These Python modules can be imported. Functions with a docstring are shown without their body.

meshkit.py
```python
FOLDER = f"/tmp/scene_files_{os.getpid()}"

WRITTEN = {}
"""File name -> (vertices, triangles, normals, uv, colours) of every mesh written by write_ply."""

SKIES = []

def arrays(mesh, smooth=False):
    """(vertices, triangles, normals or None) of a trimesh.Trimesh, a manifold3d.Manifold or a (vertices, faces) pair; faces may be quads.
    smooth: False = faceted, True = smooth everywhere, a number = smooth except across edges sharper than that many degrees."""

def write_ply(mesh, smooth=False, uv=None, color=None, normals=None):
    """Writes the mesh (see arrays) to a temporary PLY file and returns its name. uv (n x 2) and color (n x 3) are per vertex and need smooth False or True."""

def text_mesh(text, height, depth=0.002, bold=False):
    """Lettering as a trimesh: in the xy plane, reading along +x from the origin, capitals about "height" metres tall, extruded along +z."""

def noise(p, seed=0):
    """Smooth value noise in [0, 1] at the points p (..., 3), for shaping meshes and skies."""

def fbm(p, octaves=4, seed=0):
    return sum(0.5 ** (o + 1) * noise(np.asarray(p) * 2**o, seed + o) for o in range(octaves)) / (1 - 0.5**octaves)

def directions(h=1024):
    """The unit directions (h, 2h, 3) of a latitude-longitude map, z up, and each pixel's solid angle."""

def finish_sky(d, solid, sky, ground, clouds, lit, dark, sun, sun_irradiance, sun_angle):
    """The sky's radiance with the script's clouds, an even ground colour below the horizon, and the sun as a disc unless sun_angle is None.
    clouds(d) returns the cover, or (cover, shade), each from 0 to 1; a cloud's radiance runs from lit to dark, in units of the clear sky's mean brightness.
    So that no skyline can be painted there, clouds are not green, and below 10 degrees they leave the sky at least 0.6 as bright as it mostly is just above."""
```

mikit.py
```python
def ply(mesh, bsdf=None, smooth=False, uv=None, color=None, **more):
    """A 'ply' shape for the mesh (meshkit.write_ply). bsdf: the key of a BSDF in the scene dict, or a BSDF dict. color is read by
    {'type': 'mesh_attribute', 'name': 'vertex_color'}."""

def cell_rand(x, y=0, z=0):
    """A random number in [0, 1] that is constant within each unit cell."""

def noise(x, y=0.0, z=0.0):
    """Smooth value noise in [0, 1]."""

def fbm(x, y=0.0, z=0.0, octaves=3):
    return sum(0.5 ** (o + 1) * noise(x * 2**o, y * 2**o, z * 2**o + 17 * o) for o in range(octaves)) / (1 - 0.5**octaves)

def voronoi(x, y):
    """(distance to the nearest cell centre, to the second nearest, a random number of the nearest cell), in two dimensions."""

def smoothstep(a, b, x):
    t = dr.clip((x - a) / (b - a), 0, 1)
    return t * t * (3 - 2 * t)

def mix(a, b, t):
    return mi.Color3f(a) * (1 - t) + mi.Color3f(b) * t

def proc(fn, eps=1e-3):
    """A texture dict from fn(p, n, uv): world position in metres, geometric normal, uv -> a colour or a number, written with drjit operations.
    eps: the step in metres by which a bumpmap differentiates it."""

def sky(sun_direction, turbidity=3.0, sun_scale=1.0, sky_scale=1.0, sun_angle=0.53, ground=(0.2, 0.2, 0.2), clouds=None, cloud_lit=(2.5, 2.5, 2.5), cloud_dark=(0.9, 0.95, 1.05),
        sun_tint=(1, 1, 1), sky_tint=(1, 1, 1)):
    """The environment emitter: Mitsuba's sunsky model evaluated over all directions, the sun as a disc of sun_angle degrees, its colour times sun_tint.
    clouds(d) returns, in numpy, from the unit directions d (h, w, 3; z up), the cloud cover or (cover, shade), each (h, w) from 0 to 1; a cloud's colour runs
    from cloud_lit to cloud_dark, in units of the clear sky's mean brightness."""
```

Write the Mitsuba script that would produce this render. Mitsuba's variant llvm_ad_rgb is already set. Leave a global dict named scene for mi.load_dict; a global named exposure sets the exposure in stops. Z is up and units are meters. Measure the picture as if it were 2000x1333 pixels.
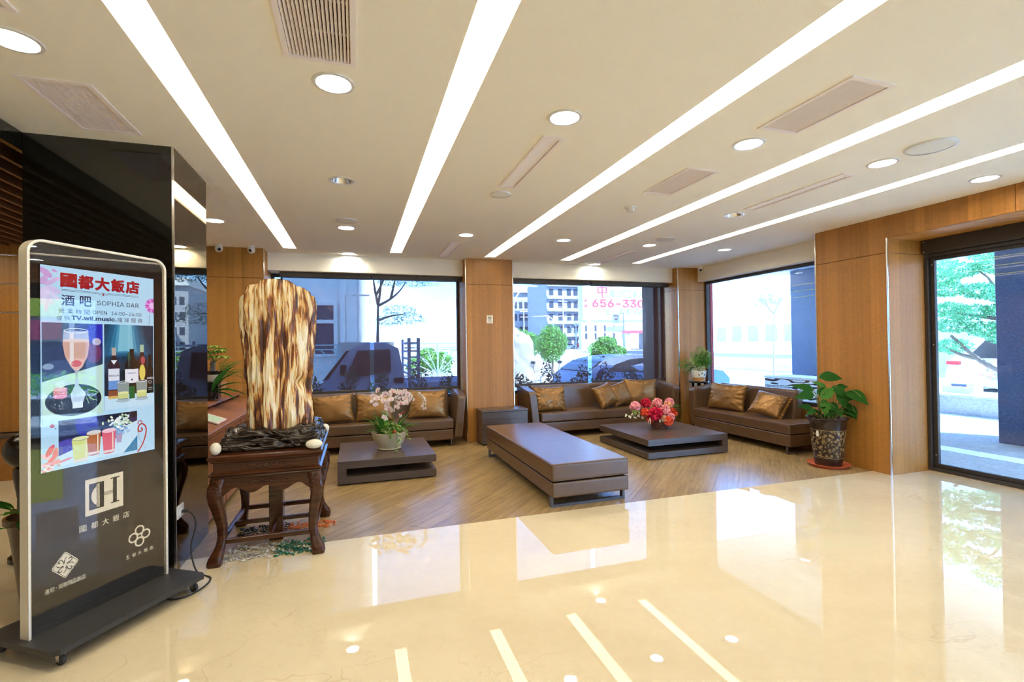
import math, glob, random
import numpy as np
import trimesh
import drjit as dr
import mitsuba as mi
import mikit, meshkit
from shapely import affinity, union_all
from shapely.geometry import Polygon, LineString, Point, box as sbox
from PIL import Image, ImageDraw, ImageFont

T = mi.ScalarTransform4f
scene, labels = {}, {}
rng = np.random.default_rng(7)

# ------------------------------------------------------------------ camera, sky, sun, exposure
CAM_Z = 1.35
F_PX, YAW, PITCH, ROLL = 940.6, 0.31217, 0.00993, -0.01448
cy, sy, cp, sp, cr, sr = math.cos(YAW), math.sin(YAW), math.cos(PITCH), math.sin(PITCH), math.cos(ROLL), math.sin(ROLL)
fwd = np.array([sy * cp, cy * cp, sp]); r0 = np.array([cy, -sy, 0.0]); u0 = np.cross(r0, fwd)
cam_up = -sr * r0 + cr * u0
eye = np.array([0.0, 0.0, CAM_Z])
scene['camera'] = {'type': 'perspective', 'fov_axis': 'x', 'fov': math.degrees(2 * math.atan(1000 / F_PX)),
                   'to_world': T().look_at(origin=eye.tolist(), target=(eye + fwd).tolist(), up=cam_up.tolist()),
                   'near_clip': 0.05, 'far_clip': 2000.0}
def clouds(d):
    n = meshkit.fbm(d * np.array([3.0, 3.0, 7.0]) + 5.0, 4, 3)
    return np.clip((n - 0.45) * 3.0, 0, 0.8)
scene['sky'] = mikit.sky((0.45, -0.55, 0.75), turbidity=3.0, sky_scale=36.0, sun_scale=26.0, sun_angle=1.5, sun_tint=(0.64, 0.94, 1.40), ground=(0.35, 0.35, 0.36),
                         clouds=clouds, cloud_lit=(0.9, 1.5, 2.1), cloud_dark=(0.6, 1.0, 1.45), sky_tint=(0.52, 0.86, 1.25))
STRIP_RADIANCE = (3.3, 2.93, 2.30)
DOWNLIGHT_RADIANCE = (110.0, 95.0, 68.0)
SCREEN_GAIN = 0.56
exposure = 0.84

# ------------------------------------------------------------------ mesh helpers
def tm(v, f):
    return trimesh.Trimesh(np.asarray(v, float), np.asarray(f, int), process=False)
def cat(*ms):
    ms = [m for a in ms for m in (a if isinstance(a, (list, tuple)) else [a])]
    return trimesh.util.concatenate(ms) if len(ms) > 1 else ms[0]
def box(x0, x1, y0, y1, z0, z1):
    m = trimesh.creation.box((x1 - x0, y1 - y0, z1 - z0)); m.apply_translation(((x0 + x1) / 2, (y0 + y1) / 2, (z0 + z1) / 2)); return m
def cbox(x0, x1, y0, y1, z0, z1, c=0.004):
    lo, hi = np.array([x0, y0, z0]), np.array([x1, y1, z1]); pts = []
    for s in np.ndindex(2, 2, 2):
        k = np.where(np.array(s) == 0, lo, hi); d = np.where(np.array(s) == 0, 1, -1)
        for a in range(3):
            q = k + d * c; q[a] = k[a]; pts.append(q)
    return trimesh.convex.convex_hull(np.array(pts))
def softbox(lx, ly, lz, r, arc=3, flat=4, fn=None):
    L = np.array([lx, ly, lz]) / 2.0; r = min(r, L.min() * 0.98)
    ax = []
    for a in L:
        t = a - r; e = t + r * np.tan(np.linspace(0, np.pi / 4, arc + 1))
        ax.append(np.unique(np.round(np.concatenate([-e, np.linspace(-t, t, flat + 1), e]), 7)))
    V, Fs, n0 = [], [], 0
    for a in range(3):
        b, c = (a + 1) % 3, (a + 2) % 3
        B, Cc = np.meshgrid(ax[b], ax[c], indexing='ij')
        for s in (-1, 1):
            P = np.zeros(B.shape + (3,)); P[..., b] = B; P[..., c] = Cc; P[..., a] = s * L[a]
            nb, nc = B.shape
            i, j = np.meshgrid(np.arange(nb - 1), np.arange(nc - 1), indexing='ij')
            q = np.stack([i * nc + j, (i + 1) * nc + j, (i + 1) * nc + j + 1, i * nc + j + 1], -1).reshape(-1, 4)
            if s < 0: q = q[:, ::-1]
            V.append(P.reshape(-1, 3)); Fs.append(np.vstack([q[:, [0, 1, 2]], q[:, [0, 2, 3]]]) + n0); n0 += nb * nc
    V = np.vstack(V); q = np.clip(V, -(L - r), L - r); d = V - q
    V = q + r * d / np.maximum(np.linalg.norm(d, axis=1, keepdims=True), 1e-9)
    if fn is not None: V = fn(V)
    m = trimesh.Trimesh(V, np.vstack(Fs), process=False); m.merge_vertices(digits_vertex=5); return m
def tube(pts, rad, sides=8, cap=True):
    p = np.asarray(pts, float); n = len(p)
    t = np.gradient(p, axis=0); t /= np.linalg.norm(t, axis=1, keepdims=True) + 1e-12
    a = np.cross(t[0], [0, 0, 1.0] if abs(t[0, 2]) < 0.9 else [1.0, 0, 0]); a /= np.linalg.norm(a)
    A = []
    for k in range(n):
        a = a - t[k] * (a @ t[k]); a /= np.linalg.norm(a) + 1e-12; A.append(a)
    A = np.array(A); B = np.cross(t, A); g = np.arange(sides) * 2 * np.pi / sides
    r = np.broadcast_to(rad, (n,))[:, None, None]
    v = (p[:, None] + r * (np.cos(g)[None, :, None] * A[:, None] + np.sin(g)[None, :, None] * B[:, None])).reshape(-1, 3)
    i, j = np.meshgrid(np.arange(n - 1), np.arange(sides), indexing='ij')
    q = np.stack([i * sides + j, i * sides + (j + 1) % sides, (i + 1) * sides + (j + 1) % sides, (i + 1) * sides + j], -1).reshape(-1, 4)
    f = [q[:, [0, 1, 2]], q[:, [0, 2, 3]]]
    if cap:
        v = np.vstack([v, p[0], p[-1]]); k = np.arange(sides)
        f += [np.stack([k * 0 + n * sides, (k + 1) % sides, k], 1), np.stack([k * 0 + n * sides + 1, (n - 1) * sides + k, (n - 1) * sides + (k + 1) % sides], 1)]
    return tm(v, np.vstack(f))
def lathe(prof, seg=32, at=(0, 0, 0), fn=None):
    p = np.asarray(prof, float); n = len(p); g = np.arange(seg) * 2 * np.pi / seg
    v = np.stack([p[:, None, 0] * np.cos(g), p[:, None, 0] * np.sin(g), np.repeat(p[:, 1:2], seg, 1)], -1)
    if fn is not None: v = fn(v)
    i, j = np.meshgrid(np.arange(n - 1), np.arange(seg), indexing='ij')
    q = np.stack([i * seg + j, i * seg + (j + 1) % seg, (i + 1) * seg + (j + 1) % seg, (i + 1) * seg + j], -1).reshape(-1, 4)
    m = tm(v.reshape(-1, 3), np.vstack([q[:, [0, 1, 2]], q[:, [0, 2, 3]]])); m.apply_translation(at); return m
def disc(r, z0, z1, at=(0, 0, 0), seg=28, c=0.0):
    return lathe([(0, z0), (r - c, z0), (r, z0 + c), (r, z1 - c), (r - c, z1), (0, z1)] if c else [(0, z0), (r, z0), (r, z1), (0, z1)], seg, at)
def prism(poly, d):
    gs = [g for g in getattr(poly, 'geoms', [poly]) if g.area > 1e-12]
    return cat([trimesh.creation.extrude_polygon(g, d, engine='earcut') for g in gs])
def flat(poly):
    out = []
    for g in getattr(poly, 'geoms', [poly]):
        if g.area < 1e-12: continue
        v, f = trimesh.creation.triangulate_polygon(g, engine='earcut'); out.append(tm(np.column_stack([v, np.zeros(len(v))]), f))
    return cat(out)
def mat4(c0, c1, c2, o=(0, 0, 0)):
    M = np.eye(4); M[:3, 0], M[:3, 1], M[:3, 2], M[:3, 3] = c0, c1, c2, o; return M
def put_in(m, M):
    m = m.copy(); m.apply_transform(M)
    if np.linalg.det(M[:3, :3]) < 0: m.invert()
    return m
def xz(m, y=0.0):       # a shape drawn in the xy plane stands up in the xz plane, thickness along +y
    return put_in(m, mat4((1, 0, 0), (0, 0, 1), (0, 1, 0), (0, y, 0)))
def yz(m, x=0.0):       # ... in the yz plane, thickness along +x
    return put_in(m, mat4((0, 1, 0), (0, 0, 1), (1, 0, 0), (x, 0, 0)))
def rotz(m, deg, at=(0, 0, 0)):
    m = m.copy(); m.apply_transform(trimesh.transformations.rotation_matrix(math.radians(deg), [0, 0, 1], at)); return m
def rot(m, deg, ax, at=(0, 0, 0)):
    m = m.copy(); m.apply_transform(trimesh.transformations.rotation_matrix(math.radians(deg), ax, at)); return m
def mv(m, x=0, y=0, z=0):
    m = m.copy(); m.apply_translation((x, y, z)); return m
def ball(r, at=(0, 0, 0), sub=2, sc=(1, 1, 1)):
    m = trimesh.creation.icosphere(subdivisions=sub, radius=r); m.apply_scale(sc); m.apply_translation(at); return m
def curve(pts, n=24):
    from scipy.interpolate import CubicSpline
    p = np.asarray(pts, float); t = np.r_[0, np.cumsum(np.linalg.norm(np.diff(p, axis=0), axis=1))]
    return CubicSpline(t, p)(np.linspace(0, t[-1], n))
def blade(base, tip, width, lift=0.0, fold=0.15, n=8, side=None, prof=0.8):
    b, t = np.asarray(base, float), np.asarray(tip, float); d = t - b; L = np.linalg.norm(d)
    s = np.cross(d, [0, 0, 1.0]) if side is None else np.asarray(side, float)
    s = s - d * (s @ d) / (d @ d); s /= np.linalg.norm(s) + 1e-9
    up = np.cross(s, d / L); up *= np.sign(up[2]) if abs(up[2]) > 1e-6 else 1
    k = np.linspace(0, 1, n + 1); c = b + k[:, None] * d + (4 * k * (1 - k))[:, None] * lift * L * up
    w = width / 2 * np.sin(np.pi * np.clip(k, 0.03, 1) ** prof); w[-1] = 0.0005
    v = np.concatenate([c - s * w[:, None] + up * (fold * w)[:, None], c, c + s * w[:, None] + up * (fold * w)[:, None]])
    i = np.arange(n); m = n + 1; f = []
    for o in (0, m):
        f += [np.stack([i + o, i + o + 1, i + o + m], 1), np.stack([i + o + 1, i + o + m + 1, i + o + m], 1)]
    return tm(v, np.vstack(f))
FONTS = {k: glob.glob('/opt/blender-*/*/datafiles/fonts/' + v)[0] for k, v in dict(cjk='Noto Sans CJK*', lat='Inter.woff2').items()}
def glyphs(text, size, font='cjk', bold=0, spacing=0.0):
    """Lettering as a shapely shape, em size in metres, baseline at 0, starting at x = 0."""
    f = ImageFont.truetype(FONTS[font], 96); out, x = [], 0.0
    for ch in (text if spacing else [text]):
        x0, y0, x1, y1 = f.getbbox(ch, anchor='ls', stroke_width=bold)
        if x1 > x0 and y1 > y0:
            im = Image.new('L', (x1 - x0 + 8, y1 - y0 + 8))
            ImageDraw.Draw(im).text((4 - x0, 4 - y0), ch, 255, f, anchor='ls', stroke_width=bold)
            on = np.pad(np.asarray(im) > 127, ((0, 0), (1, 1))).astype(np.int8)
            rows, st = np.nonzero(np.diff(on, axis=1) == 1); en = np.nonzero(np.diff(on, axis=1) == -1)[1]
            g = union_all([sbox(a, -r - 1, b, -r) for a, b, r in zip(st, en, rows)]).buffer(0.6).buffer(-0.6).simplify(0.7)
            out.append(affinity.translate(g, x + x0 - 4, 4 - y0))
        x += f.getlength(ch) + spacing * 96
    return affinity.scale(union_all(out), size / 96, size / 96, origin=(0, 0))
def fit(g, x0, x1, z0, z1):
    a, b, c, d = g.bounds
    g = affinity.translate(g, -a, -b); g = affinity.scale(g, (x1 - x0) / (c - a), (z1 - z0) / (d - b), origin=(0, 0))
    return affinity.translate(g, x0, z0)
# ------------------------------------------------------------------ naming
COUNT = {}
def key_of(name):
    n = COUNT.get(name, 0); COUNT[name] = n + 1
    return name if n == 0 else '%s_%03d' % (name, n)
def thing(name, label, category, group=None):
    k = key_of(name); labels[k] = {'label': label, 'category': category}
    if group: labels[k]['group'] = group
    return k
def struct(name, label=None):
    labels[name] = {'kind': 'structure', **({'label': label} if label else {})}; COUNT[name] = 1; return name
def add(key, mesh, bsdf, smooth=False, **kw):
    scene[key] = mikit.ply(mesh, bsdf, smooth, **kw); return key
def part(parent, name, mesh, bsdf, smooth=False, label=None, kind=None, **kw):
    k = key_of(parent + '__' + name)
    scene[k] = mesh if isinstance(mesh, dict) else mikit.ply(mesh, bsdf, smooth, **kw)
    if label or kind: labels[k] = {**({'label': label} if label else {}), **({'kind': kind} if kind else {})}
    return k
def dup(parent, name, d, M):
    k = key_of(parent + '__' + name); scene[k] = {**d, 'to_world': T(np.asarray(M, float))}; return k
# ------------------------------------------------------------------ materials
def bs(name, d): scene[name] = d; return name
def rgb(*c): return {'type': 'rgb', 'value': list(c)}
def prin(name, col, rough=0.5, two=True, **kw):
    c = col if isinstance(col, dict) else rgb(*col)
    d = {'type': 'principled', 'base_color': c, 'roughness': rough, **kw}
    return bs(name, {'type': 'twosided', 'bsdf': d} if two else d)
def gloss(name, col, alpha=0.05, ior=1.5):
    c = col if isinstance(col, dict) else rgb(*col)
    return bs(name, {'type': 'twosided', 'bsdf': {'type': 'roughplastic', 'diffuse_reflectance': c, 'alpha': alpha, 'int_ior': ior, 'nonlinear': False}})
def diff(name, col):
    c = col if isinstance(col, dict) else rgb(*col)
    return bs(name, {'type': 'twosided', 'bsdf': {'type': 'diffuse', 'reflectance': c}})
def leafmat(name, col, tr=0.5):
    return bs(name, {'type': 'principledthin', 'base_color': rgb(*col), 'roughness': 0.28, 'diff_trans': tr, 'spec_trans': 0.0})
mix, fbm, noise, sstep, crand = mikit.mix, mikit.fbm, mikit.noise, mikit.smoothstep, mikit.cell_rand
def f_veneer(p, n, uv):
    h = p.x + p.y
    tone = crand(dr.floor(h / 0.085)) * 0.6 + crand(dr.floor(h / 0.034), 3) * 0.25
    grain = noise(h * 150, p.z * 1.2) * 0.38
    fig = noise(h * 30, p.z * 95 + crand(dr.floor(h / 0.034), 7) * 30) * 0.30
    return mix((0.45, 0.198, 0.040), (0.215, 0.084, 0.016), dr.clip(tone * 0.66 + grain * 0.6 + fig * 0.6 - 0.14, 0, 1))
def f_plank(p, n, uv):
    a = (p.x + p.y) * 0.70711; b = (p.x - p.y) * 0.70711
    i = dr.floor(b / 0.2); j = dr.floor((a + crand(i, 5) * 1.2) / 1.2)
    t = crand(i, j)
    g = fbm(a * 3.0, b * 45 + i * 7, 0.0, 4); k = fbm(a * 9.0, b * 120, 4.0, 2); bl = fbm(a * 1.6 + i * 3, b * 5, 2.0, 3)
    v = dr.clip(g * 0.75 + k * 0.35 + bl * 0.35 - 0.42 + (t - 0.5) * 0.25, 0, 1)
    return mix((0.30, 0.205, 0.092), (0.125, 0.080, 0.037), v)
def f_marble(p, n, uv):
    w = fbm(p.x * 0.9, p.y * 0.9, 0.0, 4)
    u = p.x * 0.55 + p.y * 0.95 + w * 0.9
    band = fbm(u * 2.6, p.x * 0.35 - p.y * 0.2, 2.0, 5)
    v1 = dr.abs(fbm(p.x * 1.3 + w * 1.5, p.y * 2.1 + w, 5.0, 5) - 0.5)
    v2 = dr.abs(fbm(p.x * 6.2 + w * 2, p.y * 7.2, 9.0, 5) - 0.5)
    vein = dr.maximum((1 - sstep(0.0, 0.006, v1)) * 0.26, (1 - sstep(0.0, 0.012, v2)) * 0.16) * sstep(0.40, 0.75, noise(p.x * 1.6, p.y * 1.6, 3.0))
    fine = fbm(p.x * 30, p.y * 30, 6.0, 3)
    c = mix((0.65, 0.57, 0.405), (0.565, 0.475, 0.32), dr.clip(band * 1.5 - 0.45 + (fine - 0.5) * 0.35, 0, 1))
    return mix(c, (0.38, 0.23, 0.10), vein)
def f_darkwood(p, n, uv):
    g = noise(p.x * 3 + p.z * 60, p.y * 90 + p.z * 20) * 0.6 + noise(p.x * 12, p.y * 300, p.z * 200) * 0.4
    return mix((0.085, 0.058, 0.045), (0.045, 0.030, 0.024), g)
def f_rosewood(p, n, uv):
    g = fbm(p.x * 5, p.y * 30, p.z * 70, 3)
    return mix((0.075, 0.021, 0.006), (0.026, 0.008, 0.003), dr.clip(g * 1.6 - 0.3, 0, 1))
def f_leather(p, n, uv):
    g = fbm(p.x * 9, p.y * 9, p.z * 9, 3) * 0.5 + noise(p.x * 240, p.y * 240, p.z * 240) * 0.5
    return mix((0.125, 0.068, 0.034), (0.068, 0.036, 0.018), g)
def f_stump(p, n, uv):
    a = dr.atan2(p.y - 3.78, p.x + 0.52); s = a * 0.25
    w = fbm(s * 9, p.z * 4.0, 1.0, 3) * 0.06
    A = fbm((s + w) * 28, p.z * 3.6, 3.0, 4); B = fbm((s + w * 0.6) * 95, p.z * 12.0, 7.0, 3); D = fbm(s * 9, p.z * 3.6, 11.0, 3)
    v = A * 0.50 + B * 0.38 + D * 0.30 + 0.040
    c = mix((0.80, 0.66, 0.38), (0.62, 0.33, 0.085), sstep(0.54, 0.62, v))
    c = mix(c, (0.26, 0.085, 0.022), sstep(0.60, 0.67, v))
    c = mix(c, (0.055, 0.020, 0.010), sstep(0.67, 0.76, v) * 0.9)
    c = mix(c, (0.92, 0.86, 0.70), (1 - sstep(0.44, 0.52, v)) * 0.85)
    lines = (1 - sstep(0.0, 0.035, dr.abs(B - 0.5))) * sstep(0.50, 0.60, A)
    return mix(c, (0.05, 0.02, 0.008), lines * 0.7)
def f_granite(p, n, uv):
    g = noise(p.x * 90, p.y * 90, p.z * 90); s = sstep(0.80, 0.88, noise(p.x * 160, p.y * 160, p.z * 160 + 9))
    return mix(mix((0.046, 0.066, 0.13), (0.092, 0.122, 0.22), g), (0.5, 0.52, 0.55), s * 0.7)
def f_lightgranite(p, n, uv):
    g = noise(p.x * 40, p.y * 40, p.z * 40) * 0.6 + fbm(p.x * 3, p.y * 3, p.z * 3, 3) * 0.6
    return mix((0.50, 0.50, 0.50), (0.30, 0.31, 0.33), g)
def f_zebra(p, n, uv):
    w = fbm(p.y * 1.5, p.z * 6, p.x * 3, 3)
    v = dr.sin((p.z * 9 + w * 7.0) * 6.2832)
    return mix((0.75, 0.75, 0.74), (0.03, 0.03, 0.035), sstep(0.1, 0.4, v))
def f_asphalt(p, n, uv):
    return mix((0.42, 0.42, 0.42), (0.34, 0.34, 0.345), fbm(p.x * 0.7, p.y * 0.7, 0.0, 4))
def f_gold(p, n, uv):
    u = dr.atan2(p.y - 3.93, p.x - 4.85) * 0.17; z = p.z
    d1, d2, r = mikit.voronoi(u * 26, z * 26)
    ring = (1 - sstep(0.03, 0.09, dr.abs(d1 - 0.30))) * sstep(0.35, 0.4, r) + (1 - sstep(0.03, 0.08, dr.abs(d1 - 0.12)))
    sw = 1 - sstep(0.0, 0.035, dr.abs(fbm(u * 30, z * 30, 3.0, 2) - 0.5))
    band = sstep(0.115, 0.118, z) * (1 - sstep(0.392, 0.395, z))
    line = (1 - sstep(0.001, 0.003, dr.abs(z - 0.402))) + (1 - sstep(0.001, 0.003, dr.abs(z - 0.105)))
    return mix((0.022, 0.012, 0.009), (0.42, 0.28, 0.13), dr.clip(dr.maximum(ring, sw * 0.8) * band * 0.85 + line, 0, 1))
def f_weave(p, n, uv):
    a = dr.sin((p.x + p.z * 0.9) * 520); b = dr.sin((p.x - p.z * 0.9) * 520)
    return a * b * 0.5
prin('m_veneer', mikit.proc(f_veneer), 0.42, specular=0.4)
prin('m_plank', mikit.proc(f_plank), 0.27, specular=0.55)
bs('m_marble', {'type': 'plastic', 'diffuse_reflectance': mikit.proc(f_marble), 'int_ior': 1.52, 'nonlinear': False})
prin('m_darkwood', mikit.proc(f_darkwood), 0.30, specular=0.6)
gloss('m_rosewood', mikit.proc(f_rosewood), 0.06)
prin('m_leather', mikit.proc(f_leather), 0.30, specular=0.6)
prin('m_pillow', (0.24, 0.118, 0.032), 0.33, specular=0.6, metallic=0.45)
gloss('m_stump', mikit.proc(f_stump), 0.12)
gloss('m_carved', (0.020, 0.012, 0.008), 0.10)
prin('m_granite', mikit.proc(f_granite), 0.5, specular=0.4)
diff('m_lightgranite', mikit.proc(f_lightgranite))
diff('m_zebra', mikit.proc(f_zebra))
diff('m_asphalt', mikit.proc(f_asphalt))
gloss('m_goldpot', mikit.proc(f_gold), 0.05)
diff('m_ceiling', (0.95, 0.915, 0.81))
diff('m_cream', (0.92, 0.88, 0.76))
diff('m_white', (0.82, 0.82, 0.80))
diff('m_ventwhite', (0.92, 0.85, 0.84))
diff('m_ventdark', (0.10, 0.07, 0.05))
diff('m_black', (0.012, 0.012, 0.013))
gloss('m_blackgloss', (0.010, 0.010, 0.011), 0.03)
bs('m_mirrorblack', {'type': 'plastic', 'diffuse_reflectance': rgb(0.004, 0.004, 0.003), 'int_ior': 1.75, 'nonlinear': False})
bs('m_mirror', {'type': 'conductor', 'material': 'none', 'specular_reflectance': rgb(0.31, 0.28, 0.235)})
prin('m_steel', (0.80, 0.78, 0.74), 0.18, metallic=1.0)
prin('m_chrome', (0.85, 0.85, 0.85), 0.08, metallic=1.0)
prin('m_frame', (0.030, 0.026, 0.026), 0.4)
prin('m_bronze', (0.040, 0.030, 0.024), 0.45, specular=0.4)
prin('m_legsteel', (0.075, 0.070, 0.072), 0.4)
bs('m_glass', {'type': 'thindielectric', 'int_ior': 1.5, 'specular_transmittance': rgb(.84, .94, 1.0)}); bs('m_kioskglass', {'type': 'thindielectric', 'int_ior': 1.6})
gloss('m_plasticwhite', (0.80, 0.80, 0.78), 0.1)
gloss('m_kioskframe', (0.78, 0.72, 0.58), 0.12)
prin('m_base', (0.028, 0.027, 0.027), 0.42)
prin('m_rubber', (0.02, 0.02, 0.02), 0.6)
diff('m_logo', (0.80, 0.74, 0.60))
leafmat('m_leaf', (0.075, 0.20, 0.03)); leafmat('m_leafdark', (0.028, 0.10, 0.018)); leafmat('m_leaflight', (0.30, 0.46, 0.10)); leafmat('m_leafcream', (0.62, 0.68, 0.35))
leafmat('m_petalpale', (0.86, 0.74, 0.70), 0.4); leafmat('m_petalpink', (0.88, 0.42, 0.46), 0.3); leafmat('m_petalred', (0.62, 0.03, 0.08), 0.25)
leafmat('m_petalorange', (0.78, 0.12, 0.06), 0.25); leafmat('m_petalpeach', (0.85, 0.50, 0.30), 0.3); leafmat('m_petalcream', (0.85, 0.80, 0.62), 0.3)
diff('m_stem', (0.16, 0.20, 0.06)); diff('m_bark', (0.20, 0.17, 0.15)); diff('m_soil', (0.05, 0.035, 0.025))
gloss('m_terracotta', (0.62, 0.13, 0.05), 0.2); gloss('m_ochre', (0.48, 0.22, 0.07), 0.15); gloss('m_wicker', (0.13, 0.040, 0.022), 0.15)
diff('m_gem', (0.5, 0.5, 0.5))
# ================================================================== THE SETTING
CEIL = 2.60
STRIPS = [(-0.85, -0.70), (0.43, 0.58), (1.715, 1.87), (2.865, 3.03), (4.07, 4.215)]
LIT = [(-1.29, 2.42), (-0.09, 2.40), (1.10, 2.41), (2.36, 2.41), (3.54, 2.41), (4.67, 2.42), (-1.29, 5.28), (-0.09, 5.26), (1.18, 5.27), (2.36, 5.25),
       (3.54, 5.25), (4.71, 5.26), (-0.09, 6.70), (3.54, 6.70)]
DARK = [(-0.09, 3.79), (3.53, 3.80)]
VENT_LONG = [(-1.455, -1.165, 2.72, 3.285), (-0.28, 0.01, 1.66, 2.23), (2.235, 2.525, 1.645, 2.215), (2.255, 2.525, 2.85, 3.43), (-1.455, -1.165, 1.64, 2.215)]
VENT_SLOT = [(1.07, 1.21, 2.65, 3.60), (3.46, 3.59, 2.635, 3.61), (1.075, 1.225, 5.69, 6.64), (3.46, 3.60, 5.62, 6.62)]
hole = [sbox(a, -3.2, b, 6.52) for a, b in STRIPS] + [Point(x, y).buffer(0.075, 10) for x, y in LIT + DARK]
hole += [sbox(a + 0.02, c + 0.02, b - 0.02, d - 0.02) for a, b, c, d in VENT_LONG + VENT_SLOT]
lounge_ceiling = sbox(-1.79, -4.5, 5.62, 7.16).difference(union_all(hole))
add(struct('ceiling', 'cream plastered ceiling with long light slots'), mv(prism(lounge_ceiling, 0.05), z=CEIL), 'm_ceiling')
add(struct('wall_shade_block', 'unseen upper block over the lobby, added to shade the street'), box(-9, 5.7, -8, 7.3, 2.80, 28.0), 'm_lightgranite')  # unseen mass added to throw shade on the street, its height set for that
diff('m_joint', (.34, .27, .19))
# floor: marble, and a lounge of diagonal planks
lounge = sbox(-1.45, 3.615, 5.56, 7.1)
add(struct('floor', 'polished cream marble floor with fine brown veins'), mv(prism(sbox(-6.1, -4.6, 5.68, 7.2).difference(lounge), 0.03), z=-0.03), 'm_marble')
scene['floor__underlay'] = mikit.ply(box(-1.45, 5.56, 3.615, 7.1, -0.03, -0.003), 'm_joint')
c45 = math.sqrt(0.5)
for i in range(-30, 12):
    off = (i * 0.618034) % 1.0 * 1.2
    for j in range(-2, 12):
        a0, b0 = j * 1.2 - off, i * 0.2
        q = Polygon([((a + b) * c45, (a - b) * c45) for a, b in [(a0 + .0012, b0 + .0012), (a0 + 1.1988, b0 + .0012), (a0 + 1.1988, b0 + .1988), (a0 + .0012, b0 + .1988)]]).intersection(lounge)
        if q.area > 0.004 and q.geom_type == 'Polygon':
            part('floor', 'plank', mv(prism(q, 0.012), z=-0.012), 'm_plank', label='grey brown wood plank laid diagonally' if (i, j) == (0, 3) else None)

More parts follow.
